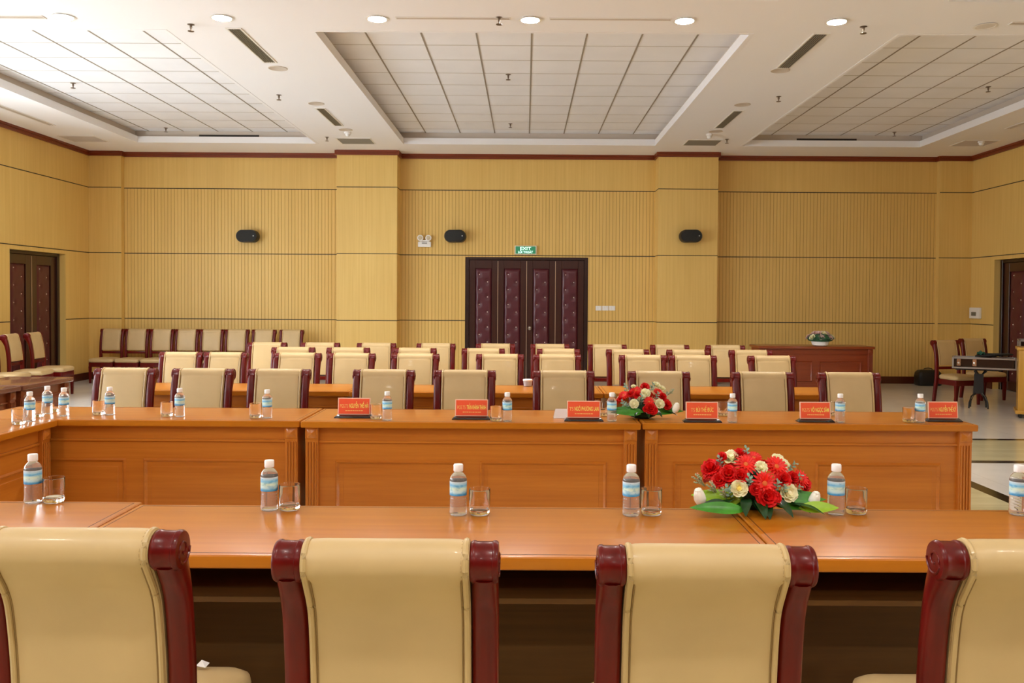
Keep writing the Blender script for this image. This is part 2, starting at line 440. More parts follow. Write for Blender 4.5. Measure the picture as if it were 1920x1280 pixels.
for px, py, lab in [(652, 251, 'white dome camera above the left pillar'), (1330, 255, 'white dome camera above the right pillar'), (1840, 268, 'white dome camera over the right corner')]:
    p = at(px, py, z=ZC-.03)
    t = thing('dome_camera', lab, 'camera', (p.x, p.y, ZC+.003), group='ceiling dome cameras')
    obj('camera_base', MB().lathe([(.055, 0), (.055, -.03), (.045, -.036)], 20).mesh('cb', M['white'], True), t)
    obj('camera_dome', MB().lathe([(.042, -.036), (.04, -.055), (.028, -.072), (.008, -.08)], 20).mesh('cd', M['white'], True), t)

# ------------------------------------------------------------------ doors
M['dfr'] = wood('door_wood', lin(50, 18, 8), lin(66, 26, 12), .3, .3, 'z')
M['dfr2'] = wood('door_frame_wood', lin(36, 13, 6), lin(48, 18, 9), .3, .3, 'z')
M['pad'] = plain('burgundy_leather', lin(84, 24, 36), .38, coat=.1, var=.06)
M['stud'] = plain('door_stud', lin(245, 225, 215), .25, metal=.3)
M['hinge'] = plain('pale_metal_strip', lin(190, 165, 140), .3, metal=.6)
def pad_mesh(w, h, seedx=0, cols=2):
    nx, nz = 16, int(h/.03)
    sx = w/(cols+.0); pts = []
    k = 0; z = .14
    while z < h-.06:
        for c in range(cols):
            if (c+k) % 2 == 0: pts.append((-w/2+(c+.5)*w/cols, z))
        z += .14; k += 1
    vs = []; b = MB()
    for j in range(nz+1):
        for i in range(nx+1):
            x = -w/2+w*i/nx; zz = h*j/nz
            e = min(1, min(i, nx-i)/2.0, min(j, nz-j)/2.0)
            d = .028*e
            for (px, pz) in pts:
                r2 = ((x-px)**2+(zz-pz)**2)
                d -= .02*math.exp(-r2/.0012)
                # folds between neighbours
            vs.append((x, -max(d, 0), zz))
    fs = [(j*(nx+1)+i, j*(nx+1)+i+1, (j+1)*(nx+1)+i+1, (j+1)*(nx+1)+i) for j in range(nz) for i in range(nx)]
    b.add(vs, fs, 0)
    for (px, pz) in pts: b.lathe([(.002, -.02), (.009, -.017), (.011, -.012), (.011, -.006)], 8, (px, 0, pz), 'y', 1)
    return b.mesh('padding', [M['pad'], M['stud']], True, ang=60)
def padded_door(name, label, W, H, nleaf, knob=True):
    """front faces -Y, base centred on the origin"""
    t = obj(name, None); t.empty_display_size = .2
    t['kind'] = 'structure'; t['label'] = label; t['category'] = 'door'
    f = MB(); fw = .07
    f.box(-W/2, -W/2+fw, 0, .10, 0, H); f.box(W/2-fw, W/2, 0, .10, 0, H); f.box(-W/2+fw, W/2-fw, 0, .10, H-.05, H)
    obj('door_frame', f.mesh('df', M['dfr2'], bevel=.004, seg=1), t)
    lw = (W-2*fw)/nleaf
    for i in range(nleaf):
        cx = -W/2+fw+(i+.5)*lw
        lf = MB(); ly0, ly1 = .03, .075
        pw = lw*.58; ph0, ph1 = .16, H-.05-.16
        l0, l1 = -lw/2+.004, lw/2-.004
        lf.box(l0, -pw/2, ly0, ly1, .01, H-.055); lf.box(pw/2, l1, ly0, ly1, .01, H-.055)
        lf.box(-pw/2, pw/2, ly0, ly1, .01, ph0); lf.box(-pw/2, pw/2, ly0, ly1, ph1, H-.055)
        lf.box(-pw/2, pw/2, ly1-.015, ly1, ph0, ph1)
        L = obj('door_leaf', lf.mesh('leaf', M['dfr'], bevel=.003, seg=1), t, (cx, 0, 0))
        P = obj('padding', pad_mesh(pw-.01, ph1-ph0), L, (0, ly1-.018, ph0))
        if i < nleaf-1:
            obj('edge_strip', MB().box(-.006, .006, .022, .03, .02, H-.07).mesh('strip', M['hinge']), L, (lw/2, 0, 0))
    if knob:
        obj('door_knob', MB().lathe([(.035, .03), (.035, .022), (.012, .018), (.012, -.015), (.03, -.022), (.034, -.04), (.02, -.055), (.005, -.058)], 18, axis='y').mesh('knob', M['chrome'], True), t, (.06, 0, .98))
    return t
d = padded_door('door_1', 'central brown folding door with four tufted burgundy leather panels', CD[1]-CD[0], CD[2], 4); d.location = ((CD[0]+CD[1])/2, YB+.01, 0)
d = padded_door('door_2', 'dark tufted leather double door in the left wall', DL[1]-DL[0]-.01, DZ-.003, 2, False); d.location = (XL-.1, sum(DL)/2, 0); d.rotation_euler = (0, 0, PI/2)
d = padded_door('door_3', 'dark red tufted leather double door in the right wall', DR[1]-DR[0]-.01, DZ-.003, 2, False); d.location = (XR+.1, sum(DR)/2, 0); d.rotation_euler = (0, 0, -PI/2)

# ------------------------------------------------------------------ text
def text_mesh(s, h, width=None, mat=None, depth=.0008, bold=False, maxw=None):
    cu = bpy.data.curves.new('lettering', 'FONT'); cu.body = s; cu.size = 1; cu.extrude = 0
    cu.align_x = 'CENTER'; cu.align_y = 'BOTTOM_BASELINE'
    if bold and 'Đ' not in s: cu.offset = .014
    o = bpy.data.objects.new('tmp', cu); COL.objects.link(o)
    dg = bpy.context.evaluated_depsgraph_get(); dg.update()
    me = bpy.data.meshes.new_from_object(o.evaluated_get(dg))
    bpy.data.objects.remove(o)
    xsv = [v.co.x for v in me.vertices]; w = max(xsv)-min(xsv); cx = (max(xsv)+min(xsv))/2
    sy = h/.73; sx = sy if not width else width/w
    if maxw and w*sx > maxw: sx = maxw/w
    for v in me.vertices: v.co = ((v.co.x-cx)*sx, -depth, v.co.y*sy)
    me.materials.clear(); me.materials.append(mat); me.name = 'lettering'
    return me

# ------------------------------------------------------------------ things on the walls
def wall_speaker(x, ywall, z, label):
    t = thing('wall_speaker', label, 'speaker', (x, ywall, z), group='black wall speakers')
    def ring(y, s):
        R = .115*s; hw = .085*s+.0; out = []
        for k in range(28):
            a = 2*PI*k/28; c, sn = math.cos(a), math.sin(a)
            out.append(((hw if c > 0 else -hw)+R*c, y, R*sn))
        return out
    b = MB().loft([ring(-.05, .9), ring(-.07, 1), ring(-.20, 1), ring(-.235, .93)])
    obj('cabinet', b.mesh('cab', M['black'], True), t)
    g = MB().loft([ring(-.232, .90), ring(-.245, .86), ring(-.25, .7)])
    obj('speaker_grille', g.mesh('sg', plain('speaker_cloth', lin(30, 31, 30), .7), True), t)
    obj('badge', MB().lathe([(.011, -.252), (.011, -.256), (.004, -.258)], 12, (.135, 0, .0), 'y').mesh('badge', M['alu'], True), t)
    obj('bracket', MB().box(-.05, .05, -.008, 0, -.07, .07).box(-.02, .02, -.06, -.008, -.02, .02).mesh('br', M['black'], bevel=.003), t)
for px, yw, lab in [(466, YB, 'black oval wall speaker left of the left pillar'), (854, YB, 'black oval wall speaker above left of the middle door'), (1294, YP, 'black oval wall speaker on the right pillar')]:
    p = at(px, 443, y=yw-.1); wall_speaker(p.x, yw, p.z, lab)

# exit sign
p = at(985.5, 469, y=YB-.03)
M['exitg'] = plain('exit_green', lin(34, 104, 70), .4, emis=lin(40, 120, 84), es=.35)
M['exitw'] = plain('exit_light', lin(205, 245, 225), .4, emis=lin(190, 250, 225), es=.8)
t = thing('exit_sign', 'lit green exit sign in a white frame above the middle door', 'sign', (p.x, YB, p.z-.08))
obj('sign_box', MB().box(-.205, .205, -.05, -.001, 0, .165).mesh('sb', plain('sign_frame', lin(230, 225, 205), .4), bevel=.006), t)
obj('sign_face', MB().box(-.185, .185, -.053, -.049, .016, .149).mesh('sf', M['exitg']), t)
obj('lettering', text_mesh('EXIT', .058, .2, M['exitw'], bold=True), t, (0, -.0535, .084))
obj('lettering', text_mesh('LỐI THOÁT', .042, .27, M['exitw'], bold=True), t, (0, -.0535, .026))
# emergency light
p = at(796, 463, y=YB-.05)
t = thing('emergency_light', 'white twin-head emergency light left of the wall speaker near the door', 'emergency light', (p.x, YB, p.z))
obj('light_body', MB().box(-.12, .12, -.07, -.001, 0, .10).box(-.09, .09, -.065, -.001, .10, .13).mesh('lb', M['white'], bevel=.008), t)
for s in (-1, 1):
    h = obj('lamp_head', MB().lathe([(.02, .0), (.045, -.01), (.056, -.05), (.056, -.07), (.048, -.075)], 20, axis='y').mesh('lh', M['white'], True), t, (s*.075, -.03, .165))
    obj('lamp_lens', MB().lathe([(.048, -.072), (.03, -.078), (.004, -.08)], 20, axis='y').mesh('ll', plain('clear_lens', lin(205, 190, 160), .15)), h)
    obj('lamp_arm', MB().tube([(s*.05, -.03, .1), (s*.07, -.03, .13)], .012).mesh('la', M['white'], True), t)
for i in range(2): obj('vent_slot', MB().box(-.05, .05, -.0715, -.069, .06+i*.026, .068+i*.026).mesh('vs', M['slot']), t)
# switches
for i in range(3):
    p = at(1122.5+i*12.6, 582, y=YB-.01)
    t = thing('switch_plate', ['white double switch plate right of the door, nearest the door', 'white double switch plate right of the door, middle of three', 'white double switch plate right of the door, furthest from the door'][i], 'switch', (p.x, YB, p.z), group='switch plates')
    obj('plate', MB().box(-.057, .057, -.009, -.0005, 0, .088).mesh('pl', M['white'], bevel=.003), t)
    for s in (-1, 1): obj('rocker', MB().box(s*.026-.018, s*.026+.018, -.013, -.008, .02, .068).mesh('rk', M['white'], bevel=.002), t)
p = at(1829, 597, x=XR-.02)
t = thing('wall_controller', 'white wall control box with a grey screen beside the right door', 'control panel', (XR, p.y, p.z), PI/2*-1)
obj('box_body', MB().box(-.17, .17, -.05, -.001, 0, .20).mesh('bb', M['white'], bevel=.01), t)
obj('screen', MB().box(-.09, .07, -.053, -.049, .05, .12).mesh('sc', plain('lcd', lin(110, 108, 96), .3)), t)
# ------------------------------------------------------------------ chairs
M['leather'] = plain('tan_leather', lin(204, 175, 126), .45, coat=.05, spec=.45, var=.05, vscale=5)
M['welt'] = plain('leather_welt', lin(198, 168, 116), .4, coat=.1)
M['seam'] = plain('welt_seam', lin(142, 112, 66), .6)
M['lacq'] = wood('mahogany_lacquer', lin(84, 5, 2), lin(108, 9, 5), .32, .08, 'z', 5, .1, spec=.3)
CLINE = [(.235, 0, .044), (.205, .20, .048), (.185, .36, .05), (.180, .48, .05), (.184, .60, .05), (.193, .70, .051), (.207, .79, .053), (.222, .84, .062), (.239, .88, .076), (.250, .905, .085)]
def spline(pts, n=5):
    out = []
    P = [pts[0]]+pts+[pts[-1]]
    for i in range(1, len(P)-2):
        for k in range(n):
            t = k/n; a, b_, c, d = P[i-1], P[i], P[i+1], P[i+2]
            out.append(tuple(.5*((2*b_[q])+(-a[q]+c[q])*t+(2*a[q]-5*b_[q]+4*c[q]-d[q])*t*t+(-a[q]+3*b_[q]-3*c[q]+d[q])*t**3) for q in (0, 1, 2)))
    out.append(pts[-1]); return out
CL = spline(CLINE)
RC = (.258, .924)
def sweep(b, line, x0, x1, t, rnd=.3, mi=0, nseg=4):
    T0 = t
    """rounded-rectangle section swept along a line in the YZ plane"""
    rings = []
    w = (x1-x0)/2; cx = (x0+x1)/2; r = t*rnd
    sec = []
    for (sx, sy, a0) in ((1, 1, 0), (-1, 1, PI/2), (-1, -1, PI), (1, -1, 3*PI/2)):
        for k in range(nseg):
            a = a0+PI/2*k/(nseg-1)
            sec.append((sx*(w-r)+r*math.cos(a), (sy*(t/2-r)+r*math.sin(a))/t))
    for i, p in enumerate(line):
        q0 = line[max(i-1, 0)]; q1 = line[min(i+1, len(line)-1)]
        d = (q1[0]-q0[0], q1[1]-q0[1]); L = math.hypot(*d); n = (d[1]/L, -d[0]/L)
        rings.append([(cx+u, p[0]+n[0]*v*p[2], p[1]+n[1]*v*p[2]) for u, v in sec])
    b.loft(rings, mi)
W2 = .24; PW = .060
def post_mesh(s):
    b = MB(); x0, x1 = (W2-PW, W2) if s > 0 else (-W2, -W2+PW)
    sweep(b, CL, x0, x1, .050, .42)
    h = x1-x0
    b.lathe([(.030, x0-.001), (.042, x0), (.0455, x0+.005), (.0455, x0+.011), (.043, x0+.013), (.0435, x1-.013), (.0455, x1-.011), (.0455, x1-.005), (.042, x1), (.030, x1+.001)], 24, (0, RC[0], RC[1]), 'x')
    # carved volute on the outer face
    xo = x1+.001 if s > 0 else x0-.001
    sp = [(xo, RC[0]+(.036-.0035*a)*math.cos(a*1.0+PI), RC[1]+(.036-.0035*a)*math.sin(-a-PI*.0)) for a in [k*.4 for k in range(24)]]
    b.tube(sp, .003, 5)
    return b.mesh('post', M['lacq'], True, ang=50)
def back_mesh():
    b = MB(); x0, x1 = -W2+PW+.001, W2-PW-.001
    line = [p for p in CL if p[1] > .555]
    nx = 10; t0 = .045
    # loft across x with a soft crown front and rear, closed outline of panel + roll in YZ
    def outline(t, rr):
        front, rear = [], []
        for i, p in enumerate(line):
            q0 = line[max(i-1, 0)]; q1 = line[min(i+1, len(line)-1)]
            d = (q1[0]-q0[0], q1[1]-q0[1]); L = math.hypot(*d); n = (d[1]/L, -d[0]/L); h = p[2]/2*t/.047
            front.append((p[0]-n[0]*h, p[1]-n[1]*h)); rear.append((p[0]+n[0]*h, p[1]+n[1]*h))
        # normals here point to +Y for upward lines
        roll = []
        a0, a1 = math.radians(188), math.radians(-38)
        for k in range(17):
            a = a0+(a1-a0)*k/16
            roll.append((RC[0]+rr*math.cos(a), RC[1]+rr*math.sin(a)))
        fr = [q for q in front if q[1] < RC[1]-.012]
        re = [q for q in rear if q[1] < RC[1]-.040]
        return fr+roll+list(reversed(re))
    rings = []
    for k in range(nx+1):
        u = -1+2*k/nx
        u = math.copysign(abs(u)**.6, u) if u else 0
        e = 1-max(0, abs(u)-.8)/.2
        t = t0*(.70+.30*math.sqrt(max(e, 0)))+.006*(1-u*u)
        rr = .044+.004*math.sqrt(max(e, 0))
        rings.append([(u*(x1), y, z) for y, z in outline(t, rr)])
    n = min(len(r) for r in rings); rings = [r[:n] for r in rings]
    b.loft(rings)
    return b.mesh('backrest', M['leather'], True, ang=60)
def welt_mesh(s):
    b = MB(); x = s*(W2-PW-.009)
    line = [p for p in CL if p[1] > .56]
    def off(t):
        out = []
        for i, p in enumerate(line):
            q0 = line[max(i-1, 0)]; q1 = line[min(i+1, len(line)-1)]
            d = (q1[0]-q0[0], q1[1]-q0[1]); L = math.hypot(*d); n = (d[1]/L, -d[0]/L)
            h = (p[2]/2-.003)*(1 if t > 0 else -1); out.append((x, p[0]+n[0]*h, p[1]+n[1]*h))
        return out
    f = [q for q in off(-.023) if q[2] < .90]
    roll = [(x, RC[0]+.0435*math.cos(a), RC[1]+.0435*math.sin(a)) for a in [math.radians(185-k*15) for k in range(15)]]
    re = [q for q in off(.025) if q[2] < .882]
    pts = f+roll+list(reversed(re))
    b.tube(pts, .0075, 8)
    b.tube([(q[0]-s*.0095, q[1], q[2]) for q in pts], .0026, 6, 1)
    return b.mesh('piping', [M['welt'], M['seam']], True)
def trap(hw_f, hw_b, yf, yb, z, r=.05, n=5):
    pts = [(-hw_b, yb), (hw_b, yb), (hw_f, yf), (-hw_f, yf)]
    out = []
    cs = [(-1, 1), (1, 1), (1, -1), (-1, -1)]
    a0s = [PI, PI/2, 0, -PI/2]
    for (x, y), (sx, sy), a0 in zip(pts, cs, a0s):
        cx, cy = x-sx*r, y-sy*r
        for k in range(n):
            a = a0-PI/2*k/(n-1)
            out.append((cx+r*math.cos(a), cy+r*math.sin(a), z))
    return out
def seat_mesh():
    b = MB(); R = []
    for z, ins in ((.375, .012), (.385, .002), (.405, -.004), (.428, 0), (.442, .018), (.450, .05), (.455, .10), (.457, .15)):
        ring = trap(.238-ins, .21-ins, -.26+ins, .155-ins*.6, z, max(.055-ins*.2, .02))
        R.append(ring)
    b.loft(R); return b.mesh('seat', M['leather'], True, ang=70)
def frame_mesh():
    b = MB(); b.loft([trap(.235, .205, -.25, .16, .295, .03), trap(.237, .207, -.252, .16, .30, .03), trap(.237, .207, -.252, .16, .372, .03), trap(.232, .203, -.247, .16, .376, .03)])
    return b.mesh('seat_frame', M['lacq'], True)
def leg_mesh(s):
    b = MB(); rings = []
    for z, w in ((0, .016), (.02, .017), (.27, .023), (.305, .024)):
        x = s*.208; y = -.225
        rings.append([(x-w, y-w, z), (x+w, y-w, z), (x+w, y+w, z), (x-w, y+w, z)])
    b.loft(rings); return b.mesh('leg', M['lacq'], bevel=.004)
def rail_mesh():
    b = MB(); b.box(-W2+PW-.01, W2-PW+.01, .165, .200, .515, .558); return b.mesh('back_rail', M['lacq'], bevel=.006)
ME = dict(postL=post_mesh(-1), postR=post_mesh(1), back=back_mesh(), wL=welt_mesh(-1), wR=welt_mesh(1), seat=seat_mesh(), frame=frame_mesh(), lL=leg_mesh(-1), lR=leg_mesh(1), rail=rail_mesh())
def make_chair(label, loc, rz=0, scale=1, group=None, piping=True):
    t = thing('conference_chair', label, 'chair', loc, rz, group); t.scale = (scale,)*3
    obj('back_post', ME['postL'], t); obj('back_post', ME['postR'], t)
    bk = obj('backrest', ME['back'], t)
    if piping: obj('piping', ME['wL'], bk); obj('piping', ME['wR'], bk)
    obj('seat', ME['seat'], t); obj('seat_frame', ME['frame'], t)
    obj('leg', ME['lL'], t); obj('leg', ME['lR'], t); obj('back_rail', ME['rail'], t)
    return t

# near chairs, seen from behind
near = [(134, 988, 'near tan leather chair at the left edge, seen from behind, at the front table'),
        (724, 1011, 'tan leather chair seen from behind, second from left of the four nearest'),
        (1326, 1021, 'tan leather chair seen from behind, in front of the red flower bouquet'),
        (1960, 1011, 'near tan leather chair cut by the right edge, with a white scratch on its post')]
first = None
for (px, py, lab) in near:
    s = {1326: 1.008, 1960: 1.01}.get(px, 1.025); p = at(px, py, z=.971*s); y = min(p.y+RC[0]*s, 2.225)
    x = at(px, py, y=y-RC[0]*s-.02).x
    if first is None: first = make_chair(lab, (x, y, 0), PI, s, 'nearest chairs at the front table')
    else: dup(first, lab, (x, y, 0), PI, s)
ch4 = [o for o in bpy.data.objects if o.get('label') == near[3][2]][0]
obj('scratch', MB().tube([(.224, .236, .81), (.214, .233, .80), (.206, .228, .79), (.203, .224, .772)], .0012, 5).mesh('scratch', M['white']), ch4)

def row(spec, group, ty, fmt, zt=.968):
    """spec: (left px, right px, top px); chairs face the viewer; ty = depth of the back roll"""
    for i, (l, r, py) in enumerate(spec):
        p = at((l+r)/2, py, y=ty)
        w = (r-l)*ty/F
        sc = (.90, 1, 1) if ty > 8 and ty < 9 and i < 2 else 1.0
        dup(first, fmt[i], (p.x, ty-RC[0], 0), random.uniform(-.03, .03) if sc == 1 else 0, sc, group)
ordn = ['first', 'second', 'third', 'fourth', 'fifth', 'sixth', 'seventh', 'eighth', 'ninth', 'tenth', 'eleventh']
R1 = [(188, 285, 684), (325, 437, 686), (467, 583, 690), (661, 777, 691), (814, 930, 692), (999, 1113, 694), (1176, 1291, 694), (1371, 1487, 693), (1534, 1643, 694)]
L1 = ['tan chair at the left end of the long row behind the nameplate tables', 'second tan chair from the left behind the middle tables', 'third tan chair from the left, left of the first red nameplate',
      'tan chair behind the leftmost red nameplate', 'tan chair behind the second red nameplate from the left', 'tan chair behind the nameplate beside the white paper', 'tan chair directly behind the middle flower bouquet',
      'tan chair between the fourth and fifth red nameplates', 'tan chair at the right end behind the nameplate tables']
row(R1, 'chairs behind the nameplate tables', 6.70, L1)
R2 = [(298, 384, 660), (381, 468, 662), (513, 603, 661), (613, 704, 663), (731, 825, 665), (893, 982, 665), (1000, 1091, 668), (1158, 1250, 667), (1253, 1342, 667), (1404, 1490, 669)]
row(R2, 'chairs behind the second long table row', 8.66, ['tan chair behind the far table row, %s from the left' % ordn[i] for i in range(10)])
R3 = [(512, 591, 651), (613, 694, 652), (736, 820, 653), (867, 948, 654), (1006, 1086, 655), (1138, 1217, 655), (1249, 1330, 656), (1366, 1446, 658)]
row(R3, 'audience chairs, nearer row', 9.64, ['audience chair in the nearer of two rows behind the far tables, %s from left' % ordn[i] for i in range(8)])
R4 = [(465, 537, 642), (565, 636, 643), (671, 743, 643), (781, 853, 643), (894, 965, 644), (996, 1067, 644), (1101, 1175, 645), (1220, 1291, 646), (1322, 1395, 648)]
row(R4, 'audience chairs, furthest row', 10.65, ['audience chair in the row nearest the middle door, %s from left' % ordn[i] for i in range(9)])
# along the back wall, left
RB = [(211+46.7*i-23, 211+46.7*i+23) for i in range(6)]+[(472, 518), (523, 570)]
for i, (l, r) in enumerate(RB):
    p = at((l+r)/2, 614, y=15.45)
    dup(first, 'chair standing against the back wall, %s from the left corner' % ordn[i], (p.x, 15.42-RC[0]+.07, 0), 0, (.90, .95, .975), 'chairs against the back wall')
# along the left wall, facing the room
LW = [(-7.26, 13.1), (-7.26, 12.52), (-7.26, 11.94), (-7.26, 11.36), (-7.26, 10.78)]
for i, (x, y) in enumerate(LW):
    dup(first, 'chair against the left wall, %s counting from the dark door' % ordn[i], (x, y, 0), PI/2+.13, 1, 'chairs along the left wall')
# right corner pair
p = at(1779, 634, y=13.1); dup(first, 'chair standing before the right corner pilaster, left of the pair', (p.x, 12.85, 0), math.radians(16), .97)
p = at(1847, 634, y=13.5); dup(first, 'chair half hidden behind the black flight case, right of the pair', (p.x-.05, 13.45, 0), math.radians(12), .97)

# ------------------------------------------------------------------ tables
WA, WB = lin(196, 116, 42), lin(212, 134, 58)
M['top'] = wood('table_top_wood', lin(184, 105, 18), lin(198, 121, 28), .3, .1, 'x', 4, .12, spec=.35)
M['ttx'] = M['top']
M['body'] = wood('table_body_wood', lin(184, 104, 28), lin(202, 122, 40), .32, .35, 'x', 5, .15)
M['bodyz'] = wood('table_post_wood', lin(186, 106, 30), lin(204, 124, 44), .3, .4, 'z', 5, .15)
M['inner'] = wood('shaded_inner_wood', lin(96, 62, 18), lin(116, 76, 26), .6, 0, 'x', 5)  # wood darkened to hold the shade under the table
M['cavity_shade'] = plain('painted_cavity_shade', lin(38, 16, 6), .6)  # near black, paints the shade of the cavity above the shelf
M['inlay'] = plain('inlay_line', lin(70, 30, 10), .5)
M['topd'] = wood('dark_table_top', lin(96, 52, 36), lin(116, 66, 46), .25, .5, 'x', 4)
M['bodyd'] = wood('dark_table_body', lin(110, 50, 18), lin(130, 62, 24), .35, .3, 'x', 5)
TH = .76; TT = .042; TD = .62
def top_mesh(w, d=TD, mat='top'):
    b = MB(); b.box(-w/2+.001, w/2-.001, -d/2, d/2, TH-TT, TH)
    me = b
    m1 = b.mesh('tabletop', [M[mat], M['inlay']], bevel=.010, seg=3)
    bm = bmesh.new(); bm.from_mesh(m1)
    q = MB(); i = .022; h = TH+.0004
    for a in ((-w/2+i, w/2-i, -d/2+i, -d/2+i+.003), (-w/2+i, w/2-i, d/2-i-.003, d/2-i), (-w/2+i, -w/2+i+.003, -d/2+i, d/2-i), (w/2-i-.003, w/2-i, -d/2+i, d/2-i)):
        q.box(a[0], a[1], a[2], a[3], TH-.002, h, 1)
    m2 = q.mesh('q', [M[mat], M['inlay']])
    bm.from_mesh(m2); bm.to_mesh(m1); bm.free()
    return m1
def moulding(b, x0, x1, z0, z1, y, wd=.024, pr=.016, mi=0):
    def strip(p0, p1, horizontal, inn):
        pass
    o = [(x0, z0), (x1, z0), (x1, z1), (x0, z1)]
    i = [(x0+wd, z0+wd), (x1-wd, z0+wd), (x1-wd, z1-wd), (x0+wd, z1-wd)]
    mcx = [((a[0]*.6+c[0]*.4), (a[1]*.6+c[1]*.4)) for a, c in zip(o, i)]
    vs = [(p[0], y, p[1]) for p in o]+[(p[0], y-pr, p[1]) for p in mcx]+[(p[0], y, p[1]) for p in i]
    fs = []
    for k in range(4):
        n = (k+1) % 4
        fs += [(k, n, 4+n, 4+k), (4+k, 4+n, 8+n, 8+k)]
    b.add(vs, fs, mi)
def front_mesh(w, mat='body', double=True):
    b = MB(); hw = w/2-.022; y = -.245
    b.box(-hw+.07, hw-.07, y, y+.02, .03, TH-TT-.002)
    b.box(-hw+.07, hw-.07, y-.008, y, .03, .11)
    b.box(-hw+.08, hw-.08, y-.012, y, .618, .632)
    b.box(-hw+.08, hw-.08, y-.006, y, .700, .717)
    ins = .205; gap = .055
    if double:
        moulding(b, -w/2+ins, -gap, .16, .507, y); moulding(b, gap, w/2-ins, .16, .507, y)
        b.box(-w/2+ins+.05, -gap-.05, y-.003, y, .21, .457); b.box(gap+.05, w/2-ins-.05, y-.003, y, .21, .457)
    else:
        moulding(b, -w/2+ins, w/2-ins, .16, .507, y)
    return b.mesh('front_panel', M[mat], bevel=.0015, seg=1)
def pil_mesh(s, w, mat='bodyz'):
    b = MB(); hw = w/2-.022; x0, x1 = (hw-.08, hw) if s > 0 else (-hw, -hw+.08)
    y = -.272
    b.box(x0, x1, y, -.225, 0, TH-TT-.002)
    for k in range(4):
        c = x0+.013+k*.018; b.box(c-.0045, c+.0045, y-.009, y, .14, .625)
    b.box(x0-.003, x1+.003, y-.006, y, 0, .12)
    b.box(x0, x1, y-.006, y, .645, .716)
    cx, cz = (x0+x1)/2, .680; r = .028
    b.add([(cx-r, y-.006, cz-r), (cx+r, y-.006, cz-r), (cx+r, y-.006, cz+r), (cx-r, y-.006, cz+r), (cx, y-.022, cz)], [(0,1,4),(1,2,4),(2,3,4),(3,0,4)])
    return b.mesh('pilaster', M[mat], bevel=.0015, seg=1)
def end_mesh(s, w, mat='body'):
    hw = w/2-.022; x0, x1 = (hw-.03, hw-.002) if s > 0 else (-hw+.002, -hw+.03)
    return MB().box(x0, x1, -.226, .25, 0, TH-TT-.002).mesh('end_panel', M[mat], bevel=.002, seg=1)
def shelf_mesh(w):
    hw = w/2-.022
    return MB().box(-hw+.03, hw-.03, -.222, .235, .592, .609).mesh('shelf', M['inner'], bevel=.001, seg=1)
def make_table(label, loc, rz, w, mats=('top', 'body', 'bodyz'), group=None):
    t = thing('conference_table', label, 'table', loc, rz, group)
    obj('tabletop', top_mesh(w, TD, mats[0]), t)
    fp = obj('front_panel', front_mesh(w, mats[1]), t)
    for s in (-1, 1):
        obj('pilaster', pil_mesh(s, w, mats[2]), t); obj('end_panel', end_mesh(s, w, mats[1]), t)
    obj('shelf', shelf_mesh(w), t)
    hw = w/2-.022
    obj('shade_lining', MB().box(-hw+.031, hw-.031, -.2245, -.2215, .02, .591).box(-hw+.031, hw-.031, -.2245, -.2215, .61, TH-TT-.003, 1).mesh('shade_sheet', [M['inner'], M['cavity_shade']]), t)  # thin dark sheets added to carry the shade below the top
    return t
def tab(x0, x1, yc, label, rz=0, **k):
    return make_table(label, ((x0+x1)/2, yc, 0), rz, x1-x0, **k)
YN = 2.54+TD/2
tab(-1.425, .770, YN, 'front table with open shelf side, carrying three water bottles', PI, group='front row tables')
tab(.773, 2.96, YN, 'front table at right, its left end under the red bouquet', PI, group='front row tables')
tab(-3.63, -1.43, YN+.04, 'front table at the left edge of the view', PI, group='front row tables')
YM = 5.33+TD/2
tab(-3.52, -1.405, YM+.0, 'middle table at left with panelled front, no nameplates', group='nameplate row tables')
tab(-1.395, .725, YM-.02, 'middle table with the three left red nameplates', group='nameplate row tables')
tab(.735, 2.835, YM+.0, 'middle table with the three right red nameplates and rounded right end', group='nameplate row tables')
make_table('side table linking the front and middle rows at the left', (-3.22, (3.52+5.325)/2, 0), PI/2, 1.80)
YR = 7.0+TD/2
tab(-3.50, -1.445, YR+.03, 'far table at left behind the long chair row', group='far row tables')
tab(-1.44, .645, YR, 'far table in the middle carrying a white cup', group='far row tables')
tab(.65, 2.74, YR, 'far table at right behind the long chair row', group='far row tables')
DM = ('topd', 'bodyd', 'bodyd')
make_table('dark side table beyond the left bottles, before the left wall chairs', (-4.61, 7.74, 0), PI/2, .82, DM)
make_table('dark side table cut by the left edge, nearer one', (-4.61, 6.25, 0), PI/2, 2.1, DM)
# table by the back wall
p0 = at(1424, 648, y=14.35); p1 = at(1643, 648, y=14.35)
M['tw1'] = wood('red_brown_table', lin(140, 62, 26), lin(156, 74, 32), .3, .3, 'x', 5); M['tw2'] = wood('red_brown_table_body', lin(134, 52, 18), lin(148, 62, 24), .35, .25, 'x', 5)
WT = p1.x-p0.x
tab(p0.x, p1.x, 14.70, 'red-brown table by the back wall with a small white flower pot', mats=('tw1', 'tw2', 'tw2'))

# black bag by the wall
p = at(1734, 721, z=.0)
t = thing('equipment_bag', 'black soft bag on the floor by the back wall baseboard', 'bag', (p.x, YB-.32, 0))
b = MB(); 
def rr(hw, hd, z, r=.06, n=5):
    return trap(hw, hw, -hd, hd, z, r, n)
b.loft([rr(.2, .12, .0), rr(.215, .13, .02), rr(.215, .13, .17), rr(.205, .122, .235), rr(.17, .10, .275), rr(.12, .06, .285)])
obj('bag_body', b.mesh('bag', M['black'], True, ang=60), t)
obj('handle', MB().tube([(-.08, 0, .28), (-.07, 0, .305), (0, 0, .315), (.07, 0, .305), (.08, 0, .28)], .009).mesh('h', M['black'], True), t)

